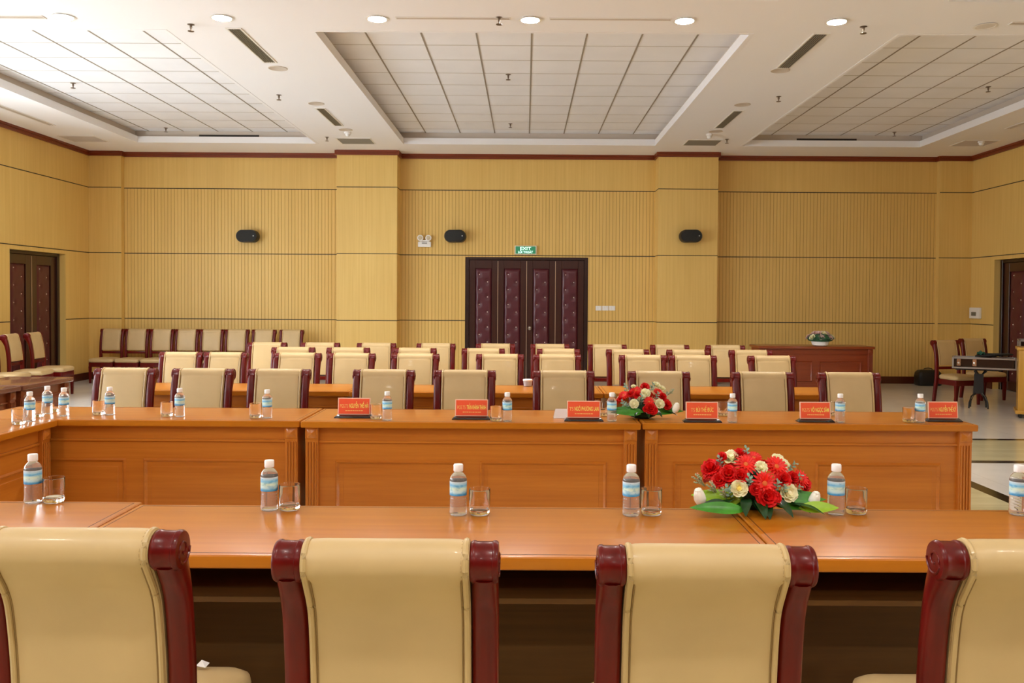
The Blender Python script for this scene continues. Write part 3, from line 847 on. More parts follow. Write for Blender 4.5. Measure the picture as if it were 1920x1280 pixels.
# flight case on a stand, upright case and lectern at the right
AR = -math.radians(27); YCS = 12.1; pz = lambda px, py: at(px, py, y=YCS)
p0 = pz(1793, 670); p1 = pz(1900, 692)
cx = (p0.x+p1.x)/2; w = p1.x-p0.x; z0 = p1.z; z1 = p0.z
def flight(b, x0, x1, y0, y1, z0, z1, e=.012):
    b.box(x0+e/2, x1-e/2, y0+e/2, y1-e/2, z0+e/2, z1-e/2, 0)
    for x in (x0, x1-e):
        for y in (y0, y1-e): b.box(x, x+e, y, y+e, z0, z1, 1)
        for z in (z0, z1-e): b.box(x, x+e, y0, y1, z, z+e, 1)
    for y in (y0, y1-e):
        for z in (z0, z1-e): b.box(x0, x1, y, y+e, z, z+e, 1)
b = MB(); flight(b, -w/2, w/2, -.18, .18, 0, z1-z0, .022)
t = thing('case_lid', 'shallow black flight case with silver edges lying on a folding stand', 'flight case', (cx+.05, YCS+.12, z0), AR)
obj('case_body', b.mesh('case', [M['blackgloss'], M['alu']]), t)
for lx in (-.32, -.12): obj('latch', MB().box(lx-.025, lx+.025, -.192, -.178, (z1-z0)*.25, (z1-z0)*.85).lathe([(.012, -.192), (.014, -.2), (.004, -.204)], 10, (lx, 0, (z1-z0)*.5), 'y').mesh('latch', M['chrome']), t)
st = thing('folding_stand', 'black folding stand with curved feet under the flight case', 'stand', (at(1836, 765, y=YCS).x+.05, YCS+.12, 0), AR)
H = z0
obj('column', MB().tube([(-.05, 0, .2), (-.04, 0, .4), (.09, 0, H-.03)], .022, 8).tube([(.05, 0, .2), (.04, 0, .4), (-.05, 0, H-.03)], .022, 8).box(-.06, .06, -.03, .03, .22, .5).mesh('col', M['black'], True), st)
obj('foot', MB().tube([(-.12, -.1, .012), (-.115, -.1, .1), (-.09, -.06, .18), (-.04, -.02, .23), (.04, -.02, .23), (.09, -.06, .18), (.115, -.1, .1), (.12, -.1, .012)], .011, 8).mesh('foot', M['black'], True), st)
obj('foot', MB().tube([(-.10, .1, .012), (-.095, .1, .1), (-.04, .02, .22), (.04, .02, .22), (.095, .1, .1), (.10, .1, .012)], .011, 8).mesh('foot', M['black'], True), st)
obj('top_bar', MB().box(-.3, .3, -.015, .015, H-.03, H-.001).mesh('tb', M['black']), st)
# things lying on the case
t = thing('cable_bundle', 'dark cables and a green cloth heaped on the flight case', 'cables', (cx+.1, YCS+.12, z1), AR)
cb = MB()
for k in range(7):
    a = random.uniform(0, 6); r = random.uniform(.08, .2)
    cb.tube([(-.05+k*.03+r*math.cos(a+q*.5), .11*math.sin(a+q*.5), .012+.006*k+.004*math.sin(q)) for q in range(13)], .009, 6)
obj('cable', cb.mesh('cable', M['black'], True), t)
cl = MB(); n = 8
vs = [(-.13+.10*i/n, -.08+.16*j/n, .045+.018*math.sin(i*1.3+j)+.03*math.exp(-((i-4)**2+(j-4)**2)/6)) for j in range(n+1) for i in range(n+1)]
cl.add(vs, [(j*(n+1)+i, j*(n+1)+i+1, (j+1)*(n+1)+i+1, (j+1)*(n+1)+i) for j in range(n) for i in range(n)])
o = obj('cloth', cl.mesh('cloth', plain('green_cloth', lin(30, 82, 62), .8), True), t); o['label'] = 'green cloth'
sm = o.modifiers.new('s', 'SOLIDIFY'); sm.thickness = .006
# upright case
yU = 12.2
p0 = at(1911, 637, y=yU); p1 = at(1903, 760, y=yU)
b = MB(); flight(b, 0, .62, 0, .5, .06, p0.z, .022)
t = thing('equipment_rack', 'tall black equipment case with silver edges behind the lectern', 'flight case', (p0.x, yU, 0), AR)
obj('case_body', b.mesh('case', [M['blackgloss'], M['alu']]), t)
for z in (.25, .85): obj('latch', MB().box(-.012, .0, .03, .09, z-.04, z+.04).box(.03, .09, -.012, 0, z-.04, z+.04).mesh('latch', M['chrome'], bevel=.003), t)
for x in (.06, .56):
    for y in (.06, .44): obj('castor', MB().lathe([(.03, -.015), (.03, .015)], 14, (x, y, .03), 'y').mesh('castor', M['black'], True), t)
# lectern
yL = 11.25; p0 = at(1909, 651, y=yL)
M['lect'] = wood('lectern_wood', lin(190, 140, 48), lin(205, 156, 64), .3, .4, 'z', 5)
t = thing('lectern', 'yellow wood lectern on castors at the right edge', 'lectern', (p0.x, yL, 0), AR)
obj('lectern_body', MB().box(.01, .60, .02, .46, .07, p0.z-.04).mesh('lb', M['lect'], bevel=.006), t)
obj('lectern_top', MB().box(-.01, .62, 0, .48, p0.z-.04, p0.z).mesh('lt', M['lect'], bevel=.008), t)
obj('lectern_base', MB().box(-.02, .63, -.01, .50, .055, .10).mesh('lbs', M['lect'], bevel=.006), t)
for x in (.04, .56):
    for y in (.04, .44): obj('castor', MB().lathe([(.027, -.014), (.027, .014)], 14, (x, y, .028), 'y').mesh('castor', M['black'], True), t)
# ------------------------------------------------------------------ glassware
def glassmat(name, ior, rough, tint=(1, 1, 1, 1)):
    m, nt, b = newmat(name)
    b.inputs['Base Color'].default_value = tint; b.inputs['Transmission Weight'].default_value = 1
    b.inputs['IOR'].default_value = ior; b.inputs['Roughness'].default_value = rough
    return m
M['water'] = glassmat('water_bottle_plastic', 1.16, .04)
M['water'].node_tree.nodes['Principled BSDF'].inputs['Transmission Weight'].default_value = .86
M['water'].node_tree.nodes['Principled BSDF'].inputs['Coat Weight'].default_value = .8
M['glass'] = glassmat('drinking_glass', 1.45, 0)
M['cap'] = plain('white_cap', lin(250, 248, 248), .4)
def label_mat():
    m, nt, b = newmat('bottle_label')
    tc = nt.nodes.new('ShaderNodeTexCoord'); sp = nt.nodes.new('ShaderNodeSeparateXYZ')
    nt.links.new(tc.outputs['Object'], sp.inputs[0])
    mr = nt.nodes.new('ShaderNodeMapRange'); mr.inputs['From Min'].default_value = .070; mr.inputs['From Max'].default_value = .124
    nt.links.new(sp.outputs['Z'], mr.inputs[0])
    n = noise(nt, 45, (1, 1, 1.6), 2)
    c1 = ramp(nt, mr.outputs[0], [(0, lin(60, 140, 205)), (.12, lin(90, 180, 228)), (.26, lin(200, 236, 248)), (.5, lin(222, 246, 232)), (.68, lin(120, 204, 244)), (.85, lin(190, 228, 250)), (1, lin(240, 248, 252))])
    c2 = ramp(nt, n, [(.5, (1, 1, 1, 1)), (.62, lin(150, 205, 235))])
    mx = nt.nodes.new('ShaderNodeMix'); mx.data_type = 'RGBA'; mx.blend_type = 'MULTIPLY'; mx.inputs['Factor'].default_value = .6
    nt.links.new(c1, mx.inputs['A']); nt.links.new(c2, mx.inputs['B']); nt.links.new(mx.outputs['Result'], b.inputs['Base Color'])
    b.inputs['Roughness'].default_value = .35
    return m
M['label'] = label_mat()
bp = [(.022, .004), (.027, .0), (.030, .003), (.031, .010), (.0305, .018)]
z = .024
while z < .060:
    bp += [(.0295, z), (.0306, z+.004), (.0295, z+.008)]; z += .010
bp += [(.0285, .066), (.0302, .071), (.0302, .122), (.031, .125), (.0298, .130), (.026, .139), (.020, .147), (.0145, .152), (.0125, .155), (.0125, .160)]
ME['bottle'] = MB().lathe(bp, 28).mesh('bottle', M['water'], True, ang=60)
ME['cap'] = MB().lathe([(.0165, .155), (.0172, .157), (.0172, .177), (.0155, .180), (.004, .1803)], 24).mesh('cap', M['cap'], True)
ME['blabel'] = MB().lathe([(.0304, .0715), (.0306, .0715), (.0306, .1215), (.0304, .1215)], 32, cap=False).mesh('label', M['label'], True)
gp = [(.002, .0005), (.030, .0), (.034, .003), (.0365, .012), (.0375, .050), (.0380, .092), (.0365, .0925), (.0355, .088), (.0350, .030), (.0335, .020), (.028, .0175), (.002, .0172)]
ME['tumbler'] = MB().lathe(gp, 32).mesh('tumbler', M['glass'], True, ang=50)
protoB = None
ZT = TH+.0009
def place_bottle(px, py, label, group, sc=1):
    global protoB
    p = at(px, py-2, z=ZT)
    if protoB is None:
        t = thing('water_bottle', label, 'bottle', (p.x, p.y, ZT), random.uniform(0, 6), group); protoB = t
        obj('bottle_body', ME['bottle'], t); obj('bottle_cap', ME['cap'], t); obj('bottle_label', ME['blabel'], t)
    else: t = dup(protoB, label, (p.x, p.y, ZT), random.uniform(0, 6), sc, group)
def place_glass(px, py, label, group):
    p = at(px, py-2, z=ZT)
    tag(obj('drinking_glass', ME['tumbler'], loc=(p.x, p.y, ZT)), label, 'glass', group)
gb, gg = 'water bottles on the front tables', 'tumblers on the front tables'
for bx, by, gx, gy, lab in [(62, 943, 101, 943, 'at the left edge of the front tables'), (505, 957, 543, 957, 'left of the second near chair'), (859, 966, 899, 966, 'behind the second near chair'),
                            (1183, 967, 1221, 966, 'left of the big bouquet'), (1567, 965, 1605, 964, 'right of the big bouquet')]:
    place_bottle(bx, by, 'water bottle with blue label '+lab, gb); place_glass(gx, gy, 'clear glass beside the bottle '+lab, gg)
place_bottle(1909, 966, 'water bottle cut by the right edge of the view', gb)
gb, gg = 'water bottles on the middle tables', 'tumblers on the middle tables'
for bx, by, gx, gy, lab in [(56, 791, 35, 797, 'on the left side table, nearest one'), (89, 777, 71, 783, 'in the left corner cluster, middle one'), (120, 781, 103, 773, 'in the left corner cluster, right one'),
        (206, 779, 185, 779, 'before the leftmost chair of the long row'), (337, 782, 313, 782, 'before the second chair of the long row'), (501, 785, 479, 785, 'before the third chair, left of all nameplates'),
        (726, 789, 705, 787, 'right of the leftmost nameplate'), (951, 791, 930, 791, 'right of the second nameplate'), (1147, 791, 1131, 781, 'right of the third nameplate, by the flowers'),
        (1373, 793, 1356, 781, 'right of the fourth nameplate'), (1575, 793, 1554, 780, 'right of the fifth nameplate'), (1725, 793, 1704, 793, 'left of the rightmost nameplate')]:
    place_bottle(bx, by, 'water bottle on the middle tables, '+lab, gb); place_glass(gx, gy, 'empty glass on the middle tables, '+lab, gg)

# ------------------------------------------------------------------ name plates
M['pred'] = plain('nameplate_red', lin(252, 98, 60), .35, coat=.3)
M['pyel'] = plain('nameplate_yellow', lin(255, 242, 120), .4)
M['pyel2'] = plain('nameplate_small_print', lin(255, 205, 120), .4)
M['pframe'] = plain('nameplate_clear_edge', lin(255, 206, 180), .2, coat=.5)
M['paper'] = plain('white_paper', lin(240, 236, 236), .6)
SG = [(631, 692, 785, 'PGS.TS', 'NGUYỄN THẾ HẢI', 'red nameplate at the left end, before the fourth chair'), (852, 914, 788, 'PGS.TS', 'TRẦN KHÁNH THÀNH', 'second red nameplate from the left'),
      (1063, 1126, 791, 'TS', 'NGÔ PHƯƠNG LAN', 'red nameplate between white paper and flower bouquet'), (1287, 1348, 793, 'TS', 'BÙI THẾ ĐỨC', 'red nameplate just right of the middle bouquet'),
      (1502, 1560, 793, 'PGS.TS', 'VÕ NGỌC SÂM', 'second red nameplate from the right'), (1744, 1800, 792, 'PGS.TS', 'NGUYỄN THẾ KỶ', 'red nameplate at the right end of the middle tables')]
def nameplate(x0, x1, by, a, bname, lab):
    p = at((x0+x1)/2+.5, by-1, z=TH)
    w = (x1-x0)*(p.y+.01)/F; h = .108
    t = thing('nameplate', lab, 'nameplate', (p.x, p.y+.03, TH+.0008), 0, 'red nameplates on the middle tables')
    b = MB(); W = w/2+.018
    b.loft([[(-W, -.035, 0), (W, -.035, 0), (W, .035, 0), (-W, .035, 0)], [(-W, -.035, .004), (W, -.035, .004), (W, .035, .004), (-W, .035, .004)],
            [(-W+.016, -.014, .020), (W-.016, -.014, .020), (W-.016, .014, .020), (-W+.016, .014, .020)]])
    obj('base', b.mesh('base', M['blackgloss'], bevel=.001, seg=1), t)
    pl = obj('plate', MB().box(-w/2, w/2, -.004, .004, 0, h).mesh('plate', [M['pframe']], bevel=.001, seg=1), t, (0, 0, .018), (math.radians(-6), 0, 0))
    obj('card', MB().box(-w/2+.006, w/2-.006, -.0048, -.0035, .006, h-.006).mesh('card', M['pred']), pl)
    iw = w-.024
    wa = iw*.30 if a == 'PGS.TS' else iw*.16
    tot = iw if len(bname) > 11 or a == 'PGS.TS' else iw*.8
    wb = tot-wa-.006
    obj('lettering', text_mesh(a, .024, wa-.004, M['pyel2'], .0052), pl, (-tot/2+wa/2, 0, h*.42))
    obj('lettering', text_mesh(bname, .027, wb, M['pyel'], .0052, bold=True), pl, (tot/2-wb/2, 0, h*.415))
    s = MB(); x = -iw*.30
    while x < iw*.30:
        L = random.uniform(.006, .014); s.box(x, min(x+L, iw*.32), -.0052, -.0048, h*.22, h*.22+.0055); x += L+.003
    obj('small_print', s.mesh('small_print', M['pyel2']), pl)
for s_ in SG: nameplate(*s_)
# paper tent beside third nameplate
p = at(1052, 784, z=TH)
b = MB(); b.add([(-.05, -.03, 0), (.05, -.03, 0), (.042, .0, .058), (-.036, .0, .058), (-.05, .03, 0), (.05, .03, 0)], [(0, 1, 2, 3), (3, 2, 5, 4)])
o = obj('paper_tent', b.mesh('paper', M['paper']), loc=(p.x, p.y+.02, TH+.001)); tag(o, 'folded white paper standing left of the third nameplate', 'paper')
sm = o.modifiers.new('s', 'SOLIDIFY'); sm.thickness = .0015
# white cup on the far table
p = at(989.5, 724, z=TH)
t = thing('white_cup', 'small white lidded cup on the far table by the door', 'cup', (p.x, p.y, ZT))
obj('cup_body', MB().lathe([(.030, 0), (.034, .004), (.040, .05)], 24).mesh('cupb', plain('grey_cup', lin(190, 190, 200), .4), True), t)
obj('lid', MB().lathe([(.043, .048), (.044, .058), (.040, .062), (.005, .063)], 24).mesh('lid', M['cap'], True), t)
p = at(380, 1248, z=.473)
b = MB(); b.add([(-.02, 0, 0), (.012, -.012, 0), (.016, .012, .004), (-.004, .004, .016)], [(0, 1, 3), (1, 2, 3), (0, 3, 2), (0, 2, 1)])
tag(obj('paper_scrap', b.mesh('scrap', M['paper']), loc=(p.x, p.y, .473)), 'tiny white paper scrap on the seat of the leftmost near chair', 'paper')
# ------------------------------------------------------------------ flowers
M['rose'] = plain('cream_petal', lin(255, 248, 212), .55, var=.04, vscale=30)
M['roseD'] = plain('yellow_petal', lin(250, 226, 110), .55)
M['white_petal'] = plain('white_petal', lin(252, 252, 240), .5)
M['redp'] = plain('red_petal', lin(238, 28, 16), .5, var=.2, vscale=40)
M['redp2'] = plain('crimson_petal', lin(228, 20, 20), .55, var=.25, vscale=60)
M['eye'] = plain('gerbera_eye', lin(225, 110, 50), .8)
M['leafG'] = plain('green_leaf', lin(66, 146, 38), .35, var=.25, vscale=20)
M['leafD'] = plain('dark_leaf', lin(18, 62, 26), .3, coat=.2, var=.25, vscale=20)
M['leafL'] = plain('lime_leaf', lin(152, 194, 40), .4, var=.12, vscale=20)
M['euca'] = plain('eucalyptus_leaf', lin(138, 168, 148), .6, var=.12, vscale=40)
M['sprig'] = plain('pale_sprig', lin(176, 186, 150), .7)
M['sprigP'] = plain('pink_tip', lin(236, 160, 140), .7)
def petal(b, L, w, tilt, az, cup=.3, base=(0, 0, 0), r0=.0, n=5, mi=0, tipw=.6, ruff=0, curl=0):
    """petal leaving the centre at azimuth az, raised by tilt from the horizontal"""
    ca, sa = math.cos(az), math.sin(az); vs = []
    for j in range(n+1):
        t = j/n; wd = w*math.sin(PI*min(.02+t*tipw+.15, 1))
        th = tilt+curl*t
        d = r0+L*t*math.cos(tilt+curl*t*.5); h = L*t*math.sin(tilt+curl*t*.5)
        for i in range(4):
            u = -1+2*i/3
            x = u*wd/2; lift = cup*(abs(u)**2)*wd*.5
            dx = d-lift*math.sin(th); dz = h+lift*math.cos(th)
            if ruff: dz += random.uniform(-ruff, ruff)*t; x += random.uniform(-ruff, ruff)*t
            vs.append((base[0]+dx*ca-x*sa, base[1]+dx*sa+x*ca, base[2]+dz))
    b.add(vs, [(j*4+i, j*4+i+1, (j+1)*4+i+1, (j+1)*4+i) for j in range(n) for i in range(3)], mi)
def rose_mesh(m1, m2=None):
    b = MB()
    b.lathe([(.002, -.012), (.010, -.010), (.014, 0), (.012, .012), (.006, .018), (.001, .02)], 10, mi=1)
    for (k, L, w, ti, r0, z) in ((4, .022, .024, 1.45, .006, 0), (5, .026, .030, 1.25, .008, -.004), (5, .030, .036, 1.0, .009, -.008), (6, .034, .042, .65, .008, -.010)):
        for q in range(k): petal(b, L, w, ti, 2*PI*(q+.5*(k % 2))/k+z*90+random.uniform(-.1, .1), .55, (0, 0, z), r0, curl=-.35)
    return b.mesh('rose', [m1, m2 or m1], True, ang=80)
def gerbera_mesh():
    b = MB()
    for (k, L, ti, z) in ((18, .048, .12, 0), (16, .042, .30, .002), (12, .030, .55, .004)):
        for q in range(k): petal(b, L, .013, ti, 2*PI*(q+z*80)/k+random.uniform(-.05, .05), .25, (0, 0, z), .006, 4, tipw=.75, curl=-.2)
    b.lathe([(.002, -.01), (.011, -.004), (.012, .006), (.008, .010), (.001, .009)], 12, mi=1)
    return b.mesh('gerbera', [M['redp'], M['eye']], True, ang=80)
def carnation_mesh():
    b = MB()
    for (k, L, ti) in ((8, .030, .1), (9, .030, .5), (8, .028, .9), (6, .024, 1.25)):
        for q in range(k): petal(b, L, .026, ti, 2*PI*q/k+ti*3+random.uniform(-.2, .2), .3, (0, 0, -.006), .002, 4, tipw=.55, ruff=.0035)
    return b.mesh('carnation', [M['redp2']], True, ang=40)
def bud_mesh():
    b = MB()
    b.lathe([(.004, -.02), (.014, -.014), (.019, 0), (.018, .014), (.015, .026), (.009, .036), (.002, .040)], 12)
    for q in range(4): petal(b, .054, .034, 1.34, 2*PI*q/4, .6, (0, 0, -.018), .012, curl=.5)
    return b.mesh('bud', [M['white_petal']], True, ang=80)
def leaf_mesh(L, w, mat, droop=.4, n=8, fold=.15):
    b = MB(); vs = []
    for j in range(n+1):
        t = j/n; wd = w*math.sin(PI*t**.8)**.8 if 0 < t < 1 else .001
        z = L*(.25*t-droop*t*t)
        for u in (-1, -.5, 0, .5, 1): vs.append((u*wd/2, L*t, z+fold*abs(u)*wd))
    b.add(vs, [(j*5+i, j*5+i+1, (j+1)*5+i+1, (j+1)*5+i) for j in range(n) for i in range(4)])
    return b.mesh('leaf', [mat], True, ang=80)
def euca_mesh():
    b = MB(); b.tube([(0, 0, -.05), (0, .004, 0), (0, .012, .045)], .0012, 5)
    for k in range(5):
        z = -.02+k*.015
        for s in (0, 1):
            a = k*1.3+s*PI
            for (m_) in (0,):
                ca, sa = math.cos(a), math.sin(a); r = .010-.0006*k
                vs = [(.002*ca, .002*sa, z)]
                for q in range(9):
                    th = 2*PI*q/9; vs.append(((r+.002)*ca+r*math.cos(th)*ca-r*.9*math.sin(th)*sa*1, (r+.002)*sa+r*math.cos(th)*sa+r*.9*math.sin(th)*ca, z+.006+r*.7*math.cos(th)))
                b.add(vs[1:], [tuple(range(9))])
    return b.mesh('euca', [M['euca']], False)
def sprig_mesh():
    b = MB()
    for k in range(9):
        a = random.uniform(0, 2*PI); t = random.uniform(.1, .5)
        p1 = Vector((math.cos(a)*t*.06, math.sin(a)*t*.06, random.uniform(.03, .085)))
        b.tube([(0, 0, -.02), tuple(p1*.6), tuple(p1)], .0014, 5)
        for q in range(6):
            c = p1*(.5+.1*q)
            b.lathe([(.0005, -.004), (.0035, -.001), (.0035, .002), (.0005, .005)], 6, (c.x+random.uniform(-.004, .004), c.y+random.uniform(-.004, .004), c.z), mi=1 if q == 5 and k % 3 == 0 else 0)
    return b.mesh('sprig', [M['sprig'], M['sprigP']], True)
FM = dict(rose=rose_mesh(M['rose']), roseY=rose_mesh(M['rose'], M['roseD']), gerbera=gerbera_mesh(), carnation=carnation_mesh(), tulip_bud=bud_mesh(),
          eucalyptus=euca_mesh(), sprig=sprig_mesh())
FM['leaf_lime'] = leaf_mesh(.17, .056, M['leafL'], .12, fold=.1); FM['leaf_green'] = leaf_mesh(.24, .054, M['leafG'], .13, fold=.12); FM['leaf_dark'] = leaf_mesh(.16, .05, M['leafD'], .35, fold=.1)
FN = dict(rose='rose', roseY='rose', gerbera='gerbera', carnation='carnation', tulip_bud='tulip_bud', eucalyptus='eucalyptus_sprig', sprig='filler_sprig', leaf_lime='leaf', leaf_green='leaf', leaf_dark='leaf')
FR = dict(rose=.040, roseY=.040, gerbera=.052, carnation=.030, tulip_bud=.026, eucalyptus=.028, sprig=.05)
def bouquet(label, base, items, leaves, ppm, cx, by, a=.22, c=.19, d=.12, zoff=0, extra=True):
    t = thing('flower_arrangement', label, 'flowers', base, 0, None)
    core = obj('foliage_core', MB().lathe([(.05, 0), (.10, .02), (.115, .06), (.10, .11), (.06, .15), (.01, .165)], 16).mesh('core', plain('foliage_green', lin(20, 58, 26), .8, var=.4, vscale=40), True), t, (0, 0, zoff), scale=(.85, .6, .85))
    for (kind, px, py, r) in items:
        x = (px-cx)/ppm; z = (by-py)/ppm
        q = 1-(x/a)**2-((z)/c)**2
        y = -d*math.sqrt(q) if q > 0 else -.01
        n = Vector((x/a**2*.6, y/d**2*.55-2.2, z/c**2*.5+1.0)).normalized()
        if kind == 'tulip_bud': y = -.10
        if kind == 'tulip_bud': n = Vector((x*1.2, -.25, 1)).normalized()
        if kind in ('eucalyptus', 'sprig'): n = Vector((x*3, -.5, .7)).normalized()
        e = n.to_track_quat('Z', 'Y').to_euler()
        s = r/ppm/FR[kind]*{'rose': 1.12, 'roseY': 1.1, 'gerbera': 1.08, 'carnation': 1.25, 'tulip_bud': 1.2}.get(kind, 1)
        o = obj(FN[kind], FM[kind], t, (x, y, z), e, (s, s, s))
        o.rotation_mode = 'XYZ'
        o['label'] = {'rose': 'cream rose', 'roseY': 'cream rose with yellow heart', 'gerbera': 'red gerbera', 'carnation': 'red carnation', 'tulip_bud': 'white tulip bud', 'eucalyptus': 'grey-green eucalyptus', 'sprig': 'pale filler sprig'}[kind]
    for (kind, x, y, z, rz, tx, s) in leaves:
        o = obj('leaf', FM[kind], t, (x, y, z), (math.radians(tx), math.radians((-52 if rz > 0 else 52) if 60 < abs(rz) < 120 else 0), math.radians(rz)), (s, s, s))
        o['label'] = {'leaf_lime': 'lime green leaf', 'leaf_green': 'long bright green leaf', 'leaf_dark': 'dark green leaf'}[kind]
    if extra:
        for k in range(9):
            ang = PI*(k+.5)/9; kind = ['gerbera', 'rose', 'carnation'][k % 3]
            x = .16*math.cos(ang); y = .03+.07*math.sin(ang); z = .09+.05*math.sin(ang)
            n = Vector((x*3, .8, .7)).normalized(); s = .7
            o = obj(FN[kind], FM[kind], t, (x, y, z), n.to_track_quat('Z', 'Y').to_euler(), (s, s, s))
            o['label'] = {'rose': 'cream rose', 'gerbera': 'red gerbera', 'carnation': 'red carnation'}[kind]
    return t
Z = lambda k, u, v, r, ox=1240, oy=820, s=5.333: (k, ox+u/s, oy+v/s, r/s)
near_items = [Z('rose', 725, 265, 85), Z('rose', 980, 330, 62), Z('rose', 1190, 285, 70), Z('rose', 1250, 320, 55), Z('roseY', 745, 520, 82), Z('rose', 1225, 560, 88),
    Z('tulip_bud', 365, 625, 68), Z('tulip_bud', 1470, 640, 62),
    Z('gerbera', 840, 310, 105), Z('gerbera', 1140, 330, 110), Z('gerbera', 990, 470, 115), Z('carnation', 1010, 590, 85), Z('carnation', 520, 370, 80), Z('carnation', 575, 460, 62),
    Z('carnation', 665, 400, 75), Z('carnation', 770, 410, 60), Z('gerbera', 940, 260, 80), Z('carnation', 810, 225, 55), Z('gerbera', 1390, 460, 100), Z('carnation', 1440, 505, 60),
    Z('carnation', 1190, 440, 65), Z('carnation', 630, 250, 42), Z('carnation', 1300, 430, 50), Z('carnation', 1080, 600, 55), Z('gerbera', 500, 420, 70), Z('carnation', 900, 520, 50),
    Z('eucalyptus', 870, 225, 55), Z('eucalyptus', 620, 320, 55), Z('eucalyptus', 845, 465, 60), Z('eucalyptus', 1100, 505, 55), Z('eucalyptus', 1165, 555, 55), Z('eucalyptus', 1320, 360, 50),
    Z('eucalyptus', 1335, 450, 50), Z('eucalyptus', 1320, 545, 45), Z('eucalyptus', 650, 570, 60), Z('sprig', 440, 520, 110), Z('sprig', 540, 570, 110), Z('sprig', 620, 600, 90)]
near_leaves = [('leaf_green', -.06, -.13, .022, 93, 0, .86), ('leaf_lime', .13, -.125, .03, -98, -2, .8), ('leaf_dark', -.12, -.10, .04, 118, -4, .8), ('leaf_dark', .10, -.11, .04, -122, -4, .8), ('leaf_green', .02, -.03, .035, 88, 2, 1.05), ('leaf_green', .0, -.05, .030, 96, 0, 1.0), ('leaf_lime', -.06, -.075, .042, 84, 4, 1.1),
    ('leaf_green', .03, -.06, .035, -94, 2, .88), ('leaf_green', .02, -.03, .04, -88, 4, .85), ('leaf_green', .05, -.08, .03, -104, -4, .75),
    ('leaf_dark', -.04, -.06, .05, 165, -12, .8), ('leaf_dark', .0, -.06, .05, 178, -14, .85), ('leaf_dark', .05, -.06, .05, 200, -12, .85), ('leaf_dark', .09, -.05, .05, 218, -10, .8),
    ('leaf_dark', -.08, -.05, .05, 140, -8, .8), ('leaf_dark', .12, -.04, .05, 240, -4, .8), ('leaf_dark', -.02, -.05, .045, 190, -16, .7), ('leaf_dark', .03, -.07, .04, 172, -16, .7),
    ('leaf_green', .0, .04, .04, 30, 0, .7), ('leaf_green', .0, .04, .04, -35, 0, .7), ('leaf_dark', .0, .05, .04, 0, 0, .8)]
p = at(1418, 958, z=TH)
bouquet('large red and cream flower arrangement on the front tables', (p.x, p.y+.05, ZT), near_items, near_leaves, F/p.y*.985, 1418, 964)
Y2 = lambda k, u, v, r: Z(k, u, v, r, 1140, 700, 12.8)
mid_items = [Y2('rose', 630, 820, 110), Y2('rose', 920, 580, 112), Y2('rose', 1240, 820, 112), Y2('rose', 1200, 400, 95), Y2('rose', 1340, 480, 80), Y2('tulip_bud', 1610, 940, 95), Y2('rose', 160, 1010, 85), Y2('rose', 860, 650, 60), Y2('rose', 650, 440, 60),
    Y2('gerbera', 700, 530, 130), Y2('carnation', 930, 440, 90), Y2('gerbera', 410, 640, 120), Y2('gerbera', 980, 770, 125), Y2('carnation', 1010, 910, 110), Y2('gerbera', 1240, 570, 120), Y2('carnation', 1340, 660, 80),
    Y2('carnation', 1430, 850, 95), Y2('carnation', 720, 620, 80), Y2('carnation', 1080, 960, 85), Y2('carnation', 560, 600, 70), Y2('carnation', 900, 930, 60), Y2('carnation', 330, 720, 60),
    Y2('eucalyptus', 480, 500, 90), Y2('eucalyptus', 1090, 470, 90), Y2('eucalyptus', 800, 720, 90), Y2('eucalyptus', 400, 860, 90), Y2('eucalyptus', 1180, 650, 80), Y2('eucalyptus', 1410, 660, 80),
    Y2('sprig', 1500, 610, 130), Y2('eucalyptus', 1520, 980, 90), Y2('sprig', 250, 700, 110), Y2('eucalyptus', 480, 900, 80), Y2('sprig', 760, 760, 100)]
mid_leaves = [('leaf_green', -.02, -.095, .045, 86, 2, .85), ('leaf_green', -.02, -.10, .040, 98, 0, .85), ('leaf_green', -.0, -.09, .05, 82, 6, .8),
    ('leaf_green', .02, -.03, .035, -96, 2, 1.0), ('leaf_green', .02, -.04, .035, -84, 6, .9), ('leaf_dark', -.04, -.06, .06, 160, -16, .6), ('leaf_dark', .02, -.06, .06, 182, -18, .6), ('leaf_dark', .07, -.06, .06, 205, -16, .6),
    ('leaf_dark', -.09, -.05, .05, 125, -6, .7), ('leaf_dark', .12, -.05, .05, 235, -4, .7), ('leaf_dark', 0, .05, .04, 0, 0, .8), ('leaf_green', 0, .05, .04, 40, 0, .7), ('leaf_green', 0, .05, .04, -40, 0, .7)]
p = at(1208, 788, z=TH)
bouquet('smaller red and cream flower arrangement among the nameplates', (p.x, p.y+.10, ZT), mid_items, mid_leaves, F/(p.y+.03)*.99, 1208, 794)
# small pot by the back wall
p = at(1532, 650, y=14.65)
t = thing('flower_pot', 'small white pot of pale flowers on the table by the back wall', 'flowers', (p.x, 14.50, ZT))
obj('pot', MB().lathe([(.09, 0), (.13, .02), (.145, .07), (.14, .085), (.125, .08)], 24).mesh('pot', M['cap'], True), t)
obj('foliage_core', MB().lathe([(.10, .07), (.19, .09), (.22, .13), (.17, .19), (.08, .225), (.01, .23)], 14).mesh('pc', plain('dark_foliage', lin(44, 92, 60), .8, var=.5, vscale=25), True), t)
M['pinkp'] = plain('pale_pink_petal', lin(236, 205, 200), .6)
pm = rose_mesh(M['pinkp'])
for k in range(16):
    a = 2*PI*k/16+.2; r = .17 if k % 2 else .10; z = .15 if k % 2 else .21
    v = Vector((r*math.cos(a)*1.15, r*math.sin(a), z)); n = Vector((v.x, v.y, .15)).normalized()
    o = obj('rose', pm if k % 3 else FM['rose'], t, v, n.to_track_quat('Z', 'Y').to_euler(), (1.5,)*3)
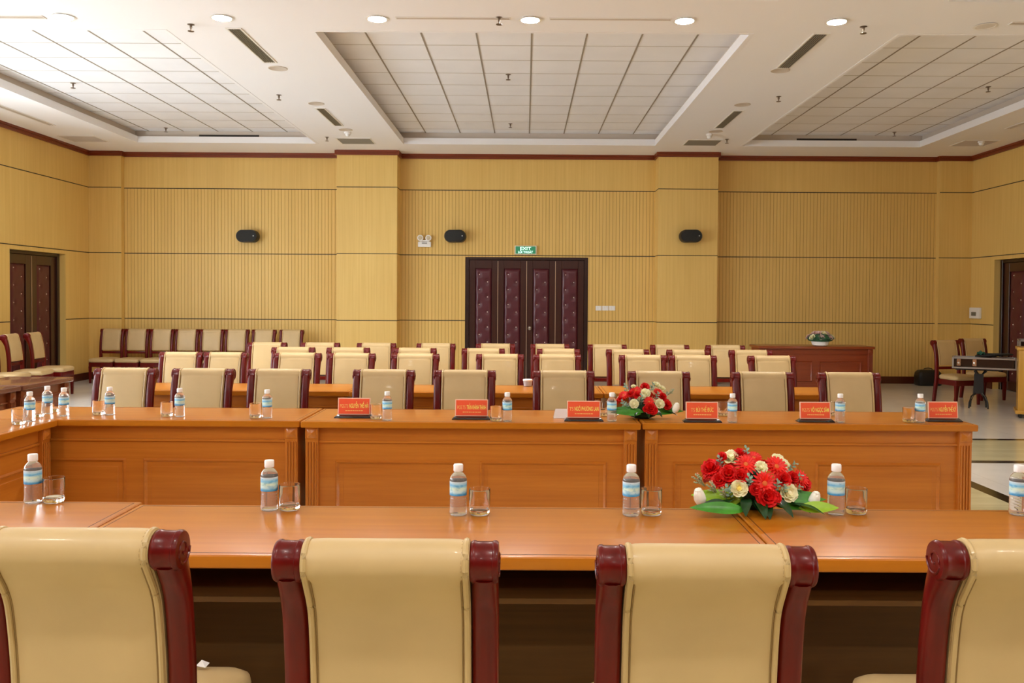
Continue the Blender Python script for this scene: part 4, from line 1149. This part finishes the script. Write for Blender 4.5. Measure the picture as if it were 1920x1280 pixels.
for k in range(14):
    a = 2*PI*k/14
    obj('leaf', FM['leaf_dark'], t, (.08*math.cos(a), .08*math.sin(a), .12), (math.radians(random.uniform(5, 40)), 0, a-PI/2), (1.0,)*3)
# ------------------------------------------------------------------ unseen side windows: left row inferred, pair nearest the viewer added as fill
M['sky'] = plain('daylit_pane', (1, 1, 1, 1), .3, emis=(.80, .91, 1, 1), es=WIN_ES)
M['sky_fill'] = plain('fill_pane', (1, 1, 1, 1), .3, emis=(.80, .91, 1, 1), es=3.0)  # weaker glow for the right window, added as front fill
M['wframe'] = plain('window_frame', lin(235, 232, 226), .4)
wi = 0
for (side, ys_) in ((-1, (1.0, 4.2, 7.4, 10.6)), (1, (1.0,))):
    for yc in ys_:
        wi += 1
        x = XL if side < 0 else XR; s = -side
        t = obj('window_%d' % wi, None, loc=(x, yc, .95)); t['kind'] = 'structure'; t['category'] = 'window'; t['label'] = 'unseen white framed window put in the side wall for daylight'
        t.rotation_euler = (0, 0, PI/2 if side < 0 else -PI/2)
        f = MB(); W, H_ = 1.9, 1.9
        f.box(-W/2-.06, -W/2, -.05, -.001, -.06, H_+.06); f.box(W/2, W/2+.06, -.05, -.001, -.06, H_+.06)
        f.box(-W/2, W/2, -.05, -.001, -.06, 0); f.box(-W/2, W/2, -.05, -.001, H_, H_+.06); f.box(-.03, .03, -.045, -.001, 0, H_)
        f.box(-W/2, W/2, -.045, -.001, 1.3, 1.35)
        obj('window_frame', f.mesh('wf', M['wframe'], bevel=.004, seg=1), t)
        obj('window_pane', MB().box(-W/2, W/2, -.012, -.004, 0, H_).mesh('wp', M['sky' if side < 0 else 'sky_fill']), t)
w = bpy.data.worlds.new('world'); SC.world = w; w.use_nodes = True
w.node_tree.nodes['Background'].inputs[0].default_value = (.8, .85, 1, 1); w.node_tree.nodes['Background'].inputs[1].default_value = .3
c = SC.cycles
c.max_bounces = 10; c.diffuse_bounces = 6; c.glossy_bounces = 5; c.transmission_bounces = 10; c.transparent_max_bounces = 8
c.caustics_reflective = False; c.caustics_refractive = False; c.sample_clamp_indirect = 6; c.use_denoising = True
vs = SC.view_settings
vs.view_transform = 'Standard'; vs.look = 'None'; vs.gamma = 1; vs.use_curve_mapping = False; vs.exposure = EXPO
